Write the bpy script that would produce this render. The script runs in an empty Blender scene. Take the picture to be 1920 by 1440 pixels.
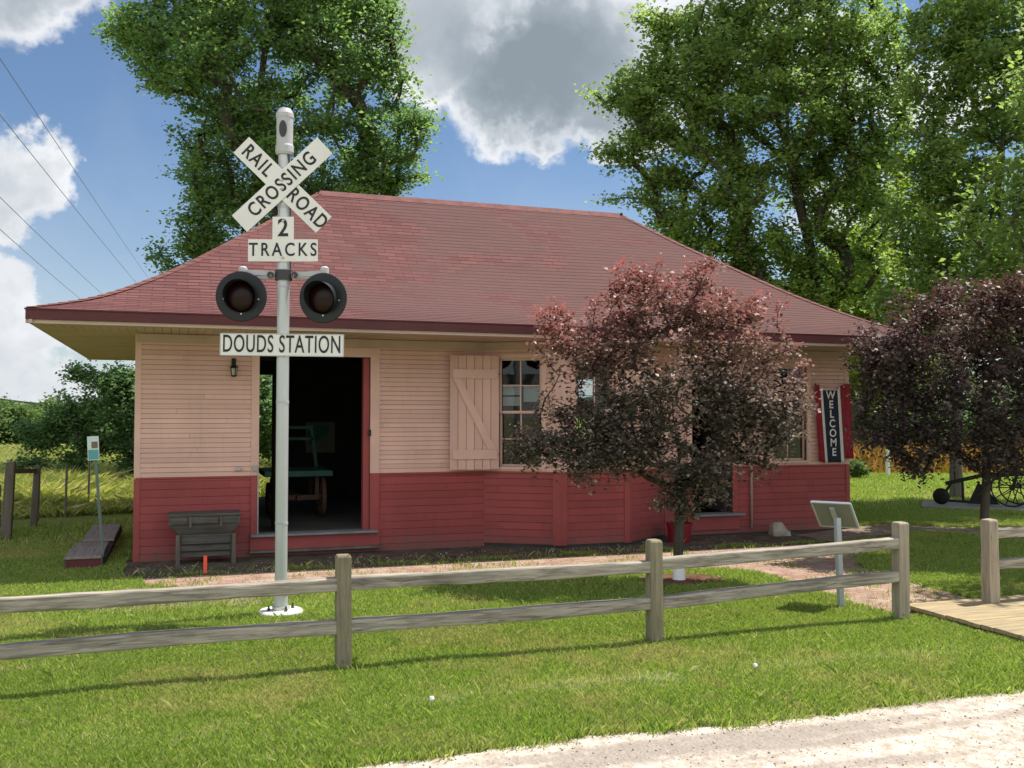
import bpy, math, random
import numpy as np
from mathutils import Vector, Matrix

random.seed(7)
rng = np.random.default_rng(7)
S = bpy.context.scene
COL = S.collection
R = math.radians

# ------------------------------------------------------------------ camera
F_PX, YAW, PITCH, ROLL, CAM_H = 1809.6, .3359, .0295, .0014, 2.0
cam = bpy.data.cameras.new("camera")
cam.sensor_width = 36.0
cam.lens = 36.0 * F_PX / 1920.0
cam.clip_start = 0.1
cam.clip_end = 6000
cam_o = bpy.data.objects.new("camera", cam)
COL.objects.link(cam_o)
cF = Vector((math.sin(YAW) * math.cos(PITCH), math.cos(YAW) * math.cos(PITCH), math.sin(PITCH)))
cR = Vector((math.cos(YAW), -math.sin(YAW), 0))
cU = cR.cross(cF)
cR, cU = cR * math.cos(ROLL) + cU * math.sin(ROLL), cU * math.cos(ROLL) - cR * math.sin(ROLL)
cam_o.matrix_world = Matrix(((cR.x, cU.x, -cF.x, 0), (cR.y, cU.y, -cF.y, 0), (cR.z, cU.z, -cF.z, CAM_H), (0, 0, 0, 1)))
S.camera = cam_o


def ray(px, py):
    return np.array(cF + cR * ((px - 960) / F_PX) - cU * ((py - 720) / F_PX))


def at(px, py, depth):
    """photograph measurement + distance -> point in the world"""
    return ray(px, py) * depth + np.array([0, 0, CAM_H])


# ------------------------------------------------------------------ sky, sun, exposure
SUN_EL, SUN_AZ = R(64), R(10)          # azimuth measured from +X towards +Y
sun_dir = Vector((math.cos(SUN_EL) * math.cos(SUN_AZ), math.cos(SUN_EL) * math.sin(SUN_AZ), math.sin(SUN_EL)))
sl = bpy.data.lights.new("sun", 'SUN')
sl.energy = 4.7
sl.angle = R(0.53)
sl.color = (1.0, .945, .86)
so = bpy.data.objects.new("sun", sl)
so.rotation_euler = sun_dir.to_track_quat('Z', 'Y').to_euler()
so.location = (20, 5, 40)
COL.objects.link(so)

S.view_settings.view_transform = 'Standard'
S.view_settings.look = 'None'
S.view_settings.exposure = 0.55
S.view_settings.gamma = 1.0
S.render.engine = 'CYCLES'
S.cycles.max_bounces = 8
S.cycles.diffuse_bounces = 6
S.cycles.glossy_bounces = 3
S.cycles.transmission_bounces = 4
S.cycles.transparent_max_bounces = 8
S.cycles.caustics_reflective = False
S.cycles.caustics_refractive = False
S.cycles.sample_clamp_indirect = 6
S.cycles.use_denoising = True
S.render.filter_size = 1.35 if hasattr(S.render, 'filter_size') else 1.5


class NT:
    """tiny node-tree helper"""
    def __init__(s, tree):
        s.t = tree
        s.n = tree.nodes
        s.l = tree.links

    def new(s, typ, **kw):
        n = s.n.new(typ)
        for k, v in kw.items():
            if k.startswith('i_'):
                n.inputs[k[2:].replace('_', ' ')].default_value = v
            else:
                setattr(n, k, v)
        return n

    def put(s, sock, v):
        if hasattr(v, 'links') or hasattr(v, 'is_linked'):
            s.l.new(v, sock)
        else:
            sock.default_value = v

    def math(s, op, a, b=0.0, c=None, clamp=False):
        n = s.n.new('ShaderNodeMath')
        n.operation = op
        n.use_clamp = clamp
        s.put(n.inputs[0], a)
        s.put(n.inputs[1], b)
        if c is not None:
            s.put(n.inputs[2], c)
        return n.outputs[0]

    def vmath(s, op, a, b=None):
        n = s.n.new('ShaderNodeVectorMath')
        n.operation = op
        s.put(n.inputs[0], a)
        if b is not None:
            s.put(n.inputs[1], b)
        return n

    def rng(s, v, a, b, c=0.0, d=1.0, smooth=True):
        n = s.n.new('ShaderNodeMapRange')
        n.interpolation_type = 'SMOOTHSTEP' if smooth else 'LINEAR'
        s.put(n.inputs['Value'], v)
        for k, x in zip(('From Min', 'From Max', 'To Min', 'To Max'), (a, b, c, d)):
            s.put(n.inputs[k], x)
        return n.outputs[0]

    def noise(s, vec, scale, detail=4, rough=.55, dist=0.0):
        n = s.n.new('ShaderNodeTexNoise')
        n.inputs['Scale'].default_value = scale
        n.inputs['Detail'].default_value = detail
        n.inputs['Roughness'].default_value = rough
        n.inputs['Distortion'].default_value = dist
        if vec is not None:
            s.l.new(vec, n.inputs['Vector'])
        return n.outputs[0]

    def mix(s, f, a, b):
        n = s.n.new('ShaderNodeMix')
        n.data_type = 'RGBA'
        s.put(n.inputs[0], f)
        for sock, v in ((n.inputs[6], a), (n.inputs[7], b)):
            if isinstance(v, tuple):
                sock.default_value = (*v[:3], 1)
            else:
                s.l.new(v, sock)
        return n.outputs[2]

    def ramp(s, f, stops):
        n = s.n.new('ShaderNodeValToRGB')
        e = n.color_ramp.elements
        while len(e) < len(stops):
            e.new(.5)
        for el, (p, c) in zip(e, stops):
            el.position = p
            el.color = (*c[:3], 1)
        s.l.new(f, n.inputs[0])
        return n.outputs[0]

    def scale(s, vec, xyz):
        n = s.n.new('ShaderNodeVectorMath')
        n.operation = 'MULTIPLY'
        s.l.new(vec, n.inputs[0])
        n.inputs[1].default_value = xyz
        return n.outputs[0]


W = bpy.data.worlds.new("World")
S.world = W
W.use_nodes = True
w = NT(W.node_tree)
w.n.clear()
sky = w.new('ShaderNodeTexSky')
sky.sky_type = 'NISHITA'
sky.sun_disc = False
sky.sun_elevation = SUN_EL
sky.sun_rotation = math.pi / 2 - SUN_AZ
sky.air_density = 1.0
sky.dust_density = .35
sky.ozone_density = 5.0
bg = w.new('ShaderNodeBackground')
bg.inputs[1].default_value = 0.078
w.l.new(sky.outputs[0], bg.inputs[0])
tc = w.new('ShaderNodeTexCoord')
dirv = tc.outputs['Generated']
sep = w.new('ShaderNodeSeparateXYZ')
w.l.new(dirv, sep.inputs[0])
n1 = w.noise(dirv, 7.5, 9, .6, .3)
n2 = w.noise(w.scale(dirv, (1, 1, 1.6)), 2.6, 5, .55, .4)
warp = w.noise(dirv, 5.0, 4, .6)
# cumulus clouds: (pixel-measured direction, angular radius, amount, greyness)
CL = [(60, 10, 150, 120, 1.0, .55), (20, 320, 110, 95, 1.15, .25), (30, 500, 90, 100, 1.2, .0), (120, 575, 150, 70, 1.2, .0), (20, 640, 170, 130, 1.2, .2),
      (60, 720, 220, 70, 1.0, .1),
      (800, 60, 230, 170, 1.1, .55), (1010, 130, 270, 190, 1.3, 1.0), (1060, 20, 260, 120, 1.2, .2), (1150, 210, 260, 90, 1.0, .8), (1010, 250, 120, 50, .9, .0), (1130, 250, 120, 60, 1.1, .0),
      (1560, 160, 120, 60, 1.2, 0), (1440, 80, 300, 120, 1.0, .4), (1780, 180, 130, 90, 1.2, .0), (1600, 420, 200, 90, .7, .0), (300, 500, 200, 45, .45, .0),
      (-400, 300, 320, 160, 1.0, .5), (2300, 200, 320, 220, 1.1, .5), (800, -500, 500, 260, 1.0, .6), (2200, -500, 420, 300, .9, .4)]
wn = w.new('ShaderNodeTexNoise')
wn.inputs['Scale'].default_value = 6.5
wn.inputs['Detail'].default_value = 6
wn.inputs['Roughness'].default_value = .62
w.l.new(dirv, wn.inputs['Vector'])
wv = w.vmath('SUBTRACT', wn.outputs['Color'], (.5, .5, .5)).outputs[0]
dirw = w.vmath('ADD', dirv, w.scale(wv, (.20, .20, .20))).outputs[0]      # billowed cloud outlines
dens = None
grey = None
for (px, py, rx, ry, amt, gr) in CL:
    c = Vector(ray(px, py)).normalized()
    r_ = Vector((math.cos(YAW), -math.sin(YAW), 0))
    r_ = (r_ - c * r_.dot(c)).normalized()
    u_ = r_.cross(c).normalized()
    d0 = w.vmath('SUBTRACT', dirw, tuple(c)).outputs[0]
    a_ = w.vmath('DOT_PRODUCT', d0, tuple(r_ * (F_PX / rx))).outputs['Value']
    b_ = w.vmath('DOT_PRODUCT', d0, tuple(u_ * (F_PX / ry))).outputs['Value']
    f_ = w.vmath('DOT_PRODUCT', dirv, tuple(c)).outputs['Value']
    q = w.math('ADD', w.math('MULTIPLY', a_, a_), w.math('MULTIPLY', b_, b_))
    m = w.math('MULTIPLY', w.math('SUBTRACT', 1.0, q, clamp=True), w.math('MULTIPLY', w.math('GREATER_THAN', f_, 0.0), amt))
    dens = m if dens is None else w.math('MAXIMUM', dens, m)
    if gr > 0:
        g_ = w.math('MULTIPLY', m, gr / amt)
        grey = g_ if grey is None else w.math('MAXIMUM', grey, g_)
field = w.math('ADD', w.math('SUBTRACT', w.math('MULTIPLY', dens, .8), .14), w.math('MULTIPLY', w.math('SUBTRACT', n1, .5), w.rng(dens, 0, .35, .7, 1.7)))
field = w.math('ADD', field, w.math('MULTIPLY', w.math('SUBTRACT', n2, .52), .35))
back = w.rng(w.vmath('DOT_PRODUCT', dirv, tuple(cF)).outputs['Value'], .15, -.45)  # unseen bright clouds behind the camera, added to fill the shaded facade
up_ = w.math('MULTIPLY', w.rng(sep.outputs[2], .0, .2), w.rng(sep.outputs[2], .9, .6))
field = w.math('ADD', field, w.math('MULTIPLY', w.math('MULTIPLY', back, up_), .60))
cov = w.rng(field, .0, .44)
# thin veil near the horizon and between clouds
veil = w.math('MULTIPLY', w.rng(sep.outputs[2], .27, .0), w.rng(n2, .3, .7, .25, .85))
veil = w.math('ADD', veil, w.math('MULTIPLY', w.rng(n1, .45, .75), .05), clamp=True)
cov = w.math('MAXIMUM', cov, w.math('MULTIPLY', veil, .8))
thick = w.math('MULTIPLY', grey, w.rng(field, .25, .75))
thick = w.math('ADD', thick, w.math('MULTIPLY', w.math('SUBTRACT', warp, .5), .25), clamp=True)
thick = w.math('ADD', thick, w.math('MULTIPLY', w.rng(n1, .62, .42), .16), clamp=True)
ccol = w.ramp(thick, [(0.0, (.93, .945, .97)), (.3, (.62, .66, .71)), (.65, (.37, .425, .48)), (1.0, (.27, .325, .375))])
bgc = w.new('ShaderNodeBackground')
w.l.new(ccol, bgc.inputs[0])
w.l.new(w.math('ADD', w.math('MULTIPLY', back, .35), .72), bgc.inputs[1])  # the added rear clouds are brightened as fill
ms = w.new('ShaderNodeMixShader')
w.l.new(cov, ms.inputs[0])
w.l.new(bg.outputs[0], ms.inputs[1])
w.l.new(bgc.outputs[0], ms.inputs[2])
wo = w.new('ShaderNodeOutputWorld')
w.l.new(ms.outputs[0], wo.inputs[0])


# ------------------------------------------------------------------ materials
def mat(name):
    m = bpy.data.materials.new(name)
    m.use_nodes = True
    t = NT(m.node_tree)
    t.n.clear()
    out = t.new('ShaderNodeOutputMaterial')
    return m, t, out


def principled(t, out, color, rough=.6, metal=0.0, bump=None, bstr=.3, bdist=.01, spec=.35):
    p = t.new('ShaderNodeBsdfPrincipled')
    if isinstance(color, tuple):
        p.inputs['Base Color'].default_value = (*color[:3], 1)
    else:
        t.l.new(color, p.inputs['Base Color'])
    t.put(p.inputs['Roughness'], rough)
    p.inputs['Metallic'].default_value = metal
    p.inputs['Specular IOR Level'].default_value = spec
    if bump is not None:
        b = t.new('ShaderNodeBump')
        b.inputs['Strength'].default_value = bstr
        b.inputs['Distance'].default_value = bdist
        t.l.new(bump, b.inputs['Height'])
        t.l.new(b.outputs[0], p.inputs['Normal'])
    t.l.new(p.outputs[0], out.inputs[0])
    return p


def paint(name, c, var=.16, rough=.55, scale=3.0, dirt=(.25, .2, .16), dirt_amt=.25, stretch=(1, 1, 1), metal=0.0, boards=False, splash=None):
    m, t, out = mat(name)
    co = t.new('ShaderNodeTexCoord').outputs['Object']
    v = t.scale(co, stretch)
    a = t.noise(v, scale, 5, .6)
    b = t.noise(v, scale * 9, 4, .65)
    lo = tuple(x * (1 - var) for x in c)
    hi = tuple(min(1, x * (1 + var)) for x in c)
    col = t.mix(t.rng(a, .3, .7), lo, hi)
    col = t.mix(t.math('MULTIPLY', t.rng(b, .55, .85), dirt_amt), col, dirt)
    if boards:
        ge = t.new('ShaderNodeNewGeometry')
        hv = t.new('ShaderNodeHueSaturation')
        t.l.new(t.rng(ge.outputs['Random Per Island'], 0, 1, .90, 1.08, False), hv.inputs['Value'])
        t.l.new(col, hv.inputs['Color'])
        col = hv.outputs[0]
        str_ = t.noise(t.scale(co, (14, 14, .9)), 1.0, 4, .7)
        col = t.mix(t.rng(str_, .58, .78, 0, .35), col, dirt)
    if splash:
        sx = t.new('ShaderNodeSeparateXYZ')
        t.l.new(co, sx.inputs[0])
        f = t.rng(t.math('ADD', sx.outputs[2], t.math('MULTIPLY', a, .35)), .5, .16)
        col = t.mix(t.math('MULTIPLY', f, t.rng(b, .3, .7, .35, .8)), col, splash)
    principled(t, out, col, t.rng(b, .2, .8, rough - .08, rough + .12), metal, b, .12, .004)
    return m


def wood(name, c1, c2, axis, dark=(.05, .045, .04), rough=.8, gs=26.0):
    """weathered wood; grain runs along axis"""
    m, t, out = mat(name)
    co = t.new('ShaderNodeTexCoord').outputs['Object']
    st = [1, 1, 1]
    st['xyz'.index(axis)] = .06
    v = t.scale(co, tuple(st))
    g = t.noise(v, gs, 6, .7, .6)
    big = t.noise(co, 1.7, 4, .6)
    col = t.mix(t.rng(g, .3, .7), c1, c2)
    crack = t.rng(t.noise(v, gs * 1.9, 3, .6), .62, .74)
    col = t.mix(t.math('MULTIPLY', crack, .75), col, dark)
    col = t.mix(t.rng(big, .5, .8, 0, .45), col, tuple(x * .55 for x in c1))
    vo = t.new('ShaderNodeTexVoronoi')
    vo.inputs['Scale'].default_value = 3.1
    t.l.new(co, vo.inputs['Vector'])
    knot = t.rng(vo.outputs['Distance'], .05, .02)
    col = t.mix(t.math('MULTIPLY', knot, .8), col, dark)
    h = t.math('SUBTRACT', g, t.math('MULTIPLY', crack, .6))
    principled(t, out, col, rough, 0, h, .5, .006, .2)
    return m


def flat(name, c, rough=.5, metal=0.0, spec=.4):
    m, t, out = mat(name)
    co = t.new('ShaderNodeTexCoord').outputs['Object']
    n = t.noise(co, 14, 4, .6)
    col = t.mix(n, tuple(x * .86 for x in c), tuple(min(1, x * 1.12) for x in c))
    principled(t, out, col, t.rng(n, .2, .8, rough - .05, rough + .1), metal, None, spec=spec)
    return m


def leaf_mat(name, stops, trans=.38, rough=.5, tipcol=None):
    m, t, out = mat(name)
    ge = t.new('ShaderNodeNewGeometry')
    col = t.ramp(ge.outputs['Random Per Island'], stops)
    if tipcol:
        at_ = t.new('ShaderNodeAttribute')
        at_.attribute_name = 'young'
        f = t.math('MULTIPLY', at_.outputs['Fac'], t.rng(ge.outputs['Random Per Island'], 0, 1, .55, 1.0, False), clamp=True)
        col = t.mix(f, col, tipcol)
    p = t.new('ShaderNodeBsdfPrincipled')
    t.l.new(col, p.inputs['Base Color'])
    p.inputs['Roughness'].default_value = rough
    p.inputs['Specular IOR Level'].default_value = .4 if rough < .5 else .25
    tr = t.new('ShaderNodeBsdfTranslucent')
    hs = t.new('ShaderNodeHueSaturation')
    hs.inputs['Hue'].default_value = .494 if not tipcol else .5
    hs.inputs['Saturation'].default_value = 1.15
    hs.inputs['Value'].default_value = 1.5
    t.l.new(col, hs.inputs['Color'])
    t.l.new(hs.outputs[0], tr.inputs[0])
    mx = t.new('ShaderNodeMixShader')
    mx.inputs[0].default_value = trans
    t.l.new(p.outputs[0], mx.inputs[1])
    t.l.new(tr.outputs[0], mx.inputs[2])
    t.l.new(mx.outputs[0], out.inputs[0])
    return m


def ground_mat():
    m, t, out = mat("lawn_soil")
    co = t.new('ShaderNodeTexCoord').outputs['Object']
    a = t.noise(co, .35, 5, .6)
    b = t.noise(co, 2.2, 5, .65)
    c = t.noise(t.scale(co, (1, 1, 1)), 55, 4, .7)
    col = t.mix(t.rng(a, .35, .65), (.24, .31, .06), (.33, .38, .09))
    col = t.mix(t.rng(b, .5, .75, 0, .6), col, (.25, .26, .085))
    col = t.mix(t.rng(c, .3, .7, .55, 0), col, (.03, .05, .012))
    sx = t.new('ShaderNodeSeparateXYZ')
    t.l.new(co, sx.inputs[0])
    yy = t.math('SUBTRACT', t.math('SUBTRACT', sx.outputs[1], 6.5), t.math('MULTIPLY', t.math('SUBTRACT', sx.outputs[0], 2.0), .03))
    yy = t.math('ADD', yy, t.math('MULTIPLY', t.math('SUBTRACT', b, .5), .5))
    worn = t.rng(t.math('ABSOLUTE', yy), .34, .05)
    edge = t.rng(t.math('ADD', sx.outputs[1], t.math('MULTIPLY', b, .3)), 5.85, 5.6)
    worn = t.math('MAXIMUM', t.math('MULTIPLY', worn, t.rng(sx.outputs[0], 7.0, 6.0)), edge)
    col = t.mix(t.math('MULTIPLY', worn, .65), col, (.33, .31, .20))
    principled(t, out, col, .9, 0, c, .8, .03, .1)
    return m


def gravel_mat():
    m, t, out = mat("gravel")
    co = t.new('ShaderNodeTexCoord').outputs['Object']
    a = t.noise(t.scale(co, (.25, 1.6, 1)), 1.4, 4, .55)
    b = t.noise(co, 9, 6, .7)
    vo = t.new('ShaderNodeTexVoronoi')
    vo.inputs['Scale'].default_value = 38
    t.l.new(co, vo.inputs['Vector'])
    sp = t.noise(co, 60, 3, .6)
    col = t.mix(t.rng(b, .35, .7), (.40, .335, .27), (.72, .64, .53))
    col = t.mix(t.rng(a, .44, .60, 0, .85), col, (.30, .255, .215))
    col = t.mix(t.math('MULTIPLY', t.rng(vo.outputs['Color'], .8, .95), .6), col, (.22, .17, .14))
    col = t.mix(t.rng(sp, .62, .72, 0, .5), col, (.70, .66, .60))
    h = t.math('ADD', t.math('MULTIPLY', vo.outputs['Distance'], -.6), b)
    principled(t, out, col, .92, 0, h, .7, .02, .15)
    return m


def brick_path_mat():
    m, t, out = mat("brick_paving")
    co = t.new('ShaderNodeTexCoord').outputs['Object']
    br = t.new('ShaderNodeTexBrick')
    br.inputs['Scale'].default_value = 1.0
    br.inputs['Brick Width'].default_value = .2
    br.inputs['Row Height'].default_value = .1
    br.inputs['Mortar Size'].default_value = .007
    br.inputs['Color1'].default_value = (.30, .17, .125, 1)
    br.inputs['Color2'].default_value = (.40, .26, .20, 1)
    br.inputs['Mortar'].default_value = (.20, .165, .12, 1)
    t.l.new(co, br.inputs['Vector'])
    n = t.noise(co, 3.0, 5, .65)
    f = t.noise(co, 40, 4, .7)
    col = t.mix(t.rng(n, .45, .68, 0, .8), br.outputs['Color'], (.44, .35, .27))
    col = t.mix(t.rng(f, .52, .75, 0, .7), col, (.16, .12, .085))
    g = t.noise(co, 6.5, 4, .7)
    col = t.mix(t.rng(g, .6, .72, 0, .6), col, (.10, .13, .03))
    h = t.math('ADD', t.math('MULTIPLY', br.outputs['Fac'], -.5), f)
    principled(t, out, col, .9, 0, h, .5, .012, .15)
    return m


def dirt_mat(name="bare_soil", c1=(.10, .08, .06), c2=(.21, .17, .13)):
    m, t, out = mat(name)
    co = t.new('ShaderNodeTexCoord').outputs['Object']
    n = t.noise(co, 4.0, 6, .7)
    f = t.noise(co, 38, 5, .75)
    col = t.mix(t.rng(n, .35, .7), c1, c2)
    col = t.mix(t.rng(f, .55, .7, 0, .6), col, (.06, .07, .03))
    principled(t, out, col, .95, 0, f, .8, .03, .1)
    return m


def shingle_mat():
    m, t, out = mat("roof_shingles")
    uv = t.new('ShaderNodeTexCoord').outputs['UV']
    ob = t.new('ShaderNodeTexCoord').outputs['Object']
    br = t.new('ShaderNodeTexBrick')
    br.inputs['Scale'].default_value = 1.0
    br.inputs['Brick Width'].default_value = .30
    br.inputs['Row Height'].default_value = .115
    br.inputs['Mortar Size'].default_value = .009
    br.inputs['Mortar Smooth'].default_value = .2
    br.inputs['Bias'].default_value = -.1
    br.inputs['Color1'].default_value = (.13, .054, .051, 1)
    br.inputs['Color2'].default_value = (.185, .08, .075, 1)
    br.inputs['Mortar'].default_value = (.10, .045, .042, 1)
    t.l.new(uv, br.inputs['Vector'])
    a = t.noise(t.scale(ob, (1, 1, 1.6)), .55, 5, .6, .5)
    st = t.noise(t.scale(uv, (1.1, 9, 1)), 1.6, 5, .7)
    f = t.noise(uv, 60, 4, .7)
    sx = t.new('ShaderNodeSeparateXYZ')
    t.l.new(ob, sx.inputs[0])
    old = t.math('ADD', t.rng(sx.outputs[0], 1.0, 5.5, -.12, .12), a)
    col = t.mix(t.rng(old, .42, .6, 0, .8), br.outputs['Color'], (.125, .07, .065))
    col = t.mix(t.rng(st, .52, .75, 0, .3), col, (.10, .052, .048))
    col = t.mix(t.rng(st, .40, .2, 0, .12), col, (.20, .11, .10))
    col = t.mix(t.rng(f, .5, .8, 0, .35), col, (.12, .06, .055))
    principled(t, out, col, .93, 0, f, .4, .006, .15)
    return m


def glass_mat(name="window_glass", tint=(.75, .8, .82)):
    m, t, out = mat(name)
    tr = t.new('ShaderNodeBsdfTransparent')
    tr.inputs[0].default_value = (*tint, 1)
    gl = t.new('ShaderNodeBsdfGlossy')
    gl.inputs['Roughness'].default_value = .02
    co = t.new('ShaderNodeTexCoord').outputs['Object']
    b = t.new('ShaderNodeBump')
    b.inputs['Strength'].default_value = .05
    b.inputs['Distance'].default_value = .02
    t.l.new(t.noise(co, 2.5, 2, .5), b.inputs['Height'])
    t.l.new(b.outputs[0], gl.inputs['Normal'])
    fr = t.new('ShaderNodeFresnel')
    fr.inputs['IOR'].default_value = 1.55
    mx = t.new('ShaderNodeMixShader')
    t.l.new(t.math('MULTIPLY', fr.outputs[0], 1.3, clamp=True), mx.inputs[0])
    t.l.new(tr.outputs[0], mx.inputs[1])
    t.l.new(gl.outputs[0], mx.inputs[2])
    t.l.new(mx.outputs[0], out.inputs[0])
    return m


M = dict(
    pink=paint("pink_siding_paint", (.66, .425, .36), .07, .6, 1.6, (.36, .27, .22), .35, (1, 1, .4), 0.0, True),
    pinktrim=paint("pink_trim_paint", (.67, .44, .375), .06, .55, 2.2, (.36, .27, .22), .25),
    tan=paint("tan_eave_paint", (.48, .36, .30), .1, .65, 1.5, (.2, .15, .1), .3),
    red=paint("barn_red_paint", (.31, .06, .06), .10, .55, 1.6, (.12, .04, .04), .35, (1, 1, .4), 0.0, True, (.16, .10, .075)),
    redtrim=paint("red_trim_paint", (.32, .064, .062), .08, .5, 2.0, (.10, .035, .035), .25),
    fascia=paint("dark_red_fascia_paint", (.10, .022, .025), .1, .5, 2.0, (.07, .025, .025), .3),
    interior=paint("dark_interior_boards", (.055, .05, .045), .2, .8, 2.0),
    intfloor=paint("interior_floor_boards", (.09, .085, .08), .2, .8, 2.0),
    sill=paint("grey_concrete_sill", (.22, .225, .23), .15, .8, 4.0),
    found=paint("foundation_stone", (.15, .14, .12), .3, .9, 4.0),
    shingle=shingle_mat(), glass=glass_mat(),
    cap=paint("hip_cap_shingle", (.17, .07, .064), .2, .9, 5.0),
    rail=wood("weathered_rail_wood", (.16, .14, .11), (.50, .445, .365), 'x', (.05, .045, .04), .8, 34),
    post=wood("weathered_post_wood", (.19, .165, .105), (.34, .295, .205), 'z'),
    postlight=wood("light_post_wood", (.28, .235, .17), (.43, .37, .28), 'z'),
    oldwood_x=wood("old_grey_wood_boards", (.065, .06, .052), (.135, .125, .112), 'x', (.03, .03, .03)),
    oldwood_z=wood("old_grey_wood_posts", (.10, .085, .068), (.18, .155, .128), 'z', (.03, .03, .03)),
    stepwood=wood("weathered_brown_planks", (.20, .165, .14), (.32, .275, .24), 'y', (.06, .05, .045)),
    platform=wood("fresh_yellow_planks", (.25, .205, .135), (.47, .36, .195), 'x', (.15, .1, .06), .75, 30),
    white=paint("white_sign_enamel", (.75, .745, .70), .04, .4, 3.0, (.45, .42, .36), .18),
    black=flat("black_paint", (.012, .012, .013), .45),
    navy=flat("navy_cloth", (.012, .018, .042), .8),
    bannerred=paint("banner_red_cloth", (.26, .018, .032), .2, .85, 7),
    bannerwhite=paint("banner_white_cloth", (.70, .67, .64), .08, .85, 7),
    alum=paint("silver_paint_pole", (.52, .54, .53), .05, .38, 3, (.4, .4, .38), .2, (1, 1, .3), .35),
    castgrey=paint("grey_cast_housing", (.46, .46, .47), .06, .5, 6, (.3, .3, .3), .2),
    darkmetal=flat("dark_metal", (.06, .06, .058), .45, .6),
    target_disc=flat("black_lamp_disc", (.012, .015, .018), .5),
    concwhite=paint("white_concrete_base", (.72, .70, .65), .08, .8, 9),
    lens=None, bark=wood("tree_bark", (.045, .038, .03), (.09, .076, .06), 'z', (.025, .02, .018), .95, 14),
    barkgrey=wood("grey_tree_bark", (.12, .11, .095), (.2, .185, .16), 'z', (.04, .035, .03), .95, 14),
    trunkwrap=flat("white_trunk_guard", (.78, .78, .76), .6),
    signgrey=paint("grey_metal_panel", (.20, .215, .20), .05, .45, 5),
    pipegrey=paint("galvanised_tube", (.44, .48, .51), .05, .4, 5, metal=.3),
    teal=flat("teal_sign_face", (.10, .33, .36), .5), palesign=flat("pale_sign_face", (.58, .66, .66), .5),
    greenpost=flat("dull_green_steel", (.12, .17, .16), .5, .2),
    brown=flat("brown_patch", (.18, .13, .10), .7),
    orange=flat("orange_flag_plastic", (.85, .10, .05), .5),
    green_paint=paint("green_cart_paint", (.05, .16, .12), .15, .6, 4),
    rustwood=paint("cart_wheel_wood", (.13, .07, .045), .2, .7, 4),
    paper=flat("paper_notice", (.62, .63, .60), .8), papergreen=flat("poster_green_print", (.08, .30, .20), .8), papertan=flat("poster_tan_ground", (.32, .34, .26), .8),
    pot=paint("red_glazed_pot", (.20, .012, .022), .1, .35, 5),
    stone=paint("pale_limestone", (.36, .32, .26), .25, .9, 6),
    iron=flat("rusty_black_iron", (.022, .02, .019), .65, .4),
    slab=paint("concrete_slab", (.30, .275, .24), .1, .9, 3),
    grey=paint("meter_grey", (.40, .40, .40), .1, .5, 8), lampglass=flat("lantern_glass", (.35, .34, .30), .25),
    conduit=paint("white_downpipe", (.46, .38, .34), .06, .5, 6),
    wire=flat("grey_cable_sheath", (.13, .15, .19), .6),
    whitepost=flat("white_plastic_tube", (.80, .80, .77), .5),
    ground=ground_mat(), gravel=gravel_mat(), brick=brick_path_mat(), dirt=dirt_mat(), mulch=dirt_mat("red_mulch", (.13, .06, .04), (.22, .12, .085)),
    trackg=dirt_mat("worn_gravel_walk", (.24, .185, .14), (.38, .305, .235)),
    farhill=flat("wooded_hill", (.022, .04, .02), .95, spec=0.0),
)
_m, _t, _o = mat("red_signal_lens")
principled(_t, _o, (.014, .003, .003), .35, 0, None, spec=.25)
M['lens'] = _m
M['leaf_big'] = leaf_mat("broad_green_leaves", [(0, (.085, .16, .065)), (.45, (.13, .22, .088)), (.8, (.19, .29, .115)), (1, (.29, .37, .18))], .54, .5, (.27, .38, .10))
M['leaf_maple'] = leaf_mat("maple_leaves", [(0, (.115, .19, .065)), (.45, (.175, .265, .088)), (.8, (.25, .33, .115)), (1, (.37, .43, .20))], .56, .5, (.36, .46, .13))
M['leaf_bright'] = leaf_mat("yellow_green_leaves", [(0, (.15, .23, .04)), (.5, (.22, .31, .06)), (1, (.33, .39, .10))], .5)
M['leaf_far'] = leaf_mat("hedge_leaves", [(0, (.07, .125, .04)), (.5, (.12, .19, .06)), (1, (.19, .26, .09))], .4)
M['leaf_purple'] = leaf_mat("purple_leaves", [(0, (.055, .057, .043)), (.45, (.105, .096, .072)), (.8, (.21, .175, .14)), (1, (.40, .32, .27))], .36, .47, (.42, .14, .13))
M['leaf_purple_shaded'] = leaf_mat("shaded_purple_leaves", [(0, (.048, .045, .039)), (.5, (.088, .073, .065)), (1, (.18, .14, .125))], .3, .48, (.13, .055, .05))  # purple leaves darkened: the tree's shade is put into the colour
M['blade'] = leaf_mat("grass_blades", [(0, (.16, .26, .05)), (.35, (.235, .345, .07)), (.75, (.33, .42, .10)), (1, (.52, .50, .22))], .45, .55, (.50, .43, .20))
M['meadow'] = leaf_mat("meadow_stems", [(0, (.27, .34, .08)), (.6, (.40, .44, .13)), (.85, (.50, .48, .2)), (1, (.62, .55, .3))], .5, .6)
M['prairie'] = leaf_mat("prairie_stems", [(0, (.16, .16, .03)), (.35, (.30, .22, .06)), (.65, (.42, .24, .10)), (1, (.50, .30, .12))], .4, .6)


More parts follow.
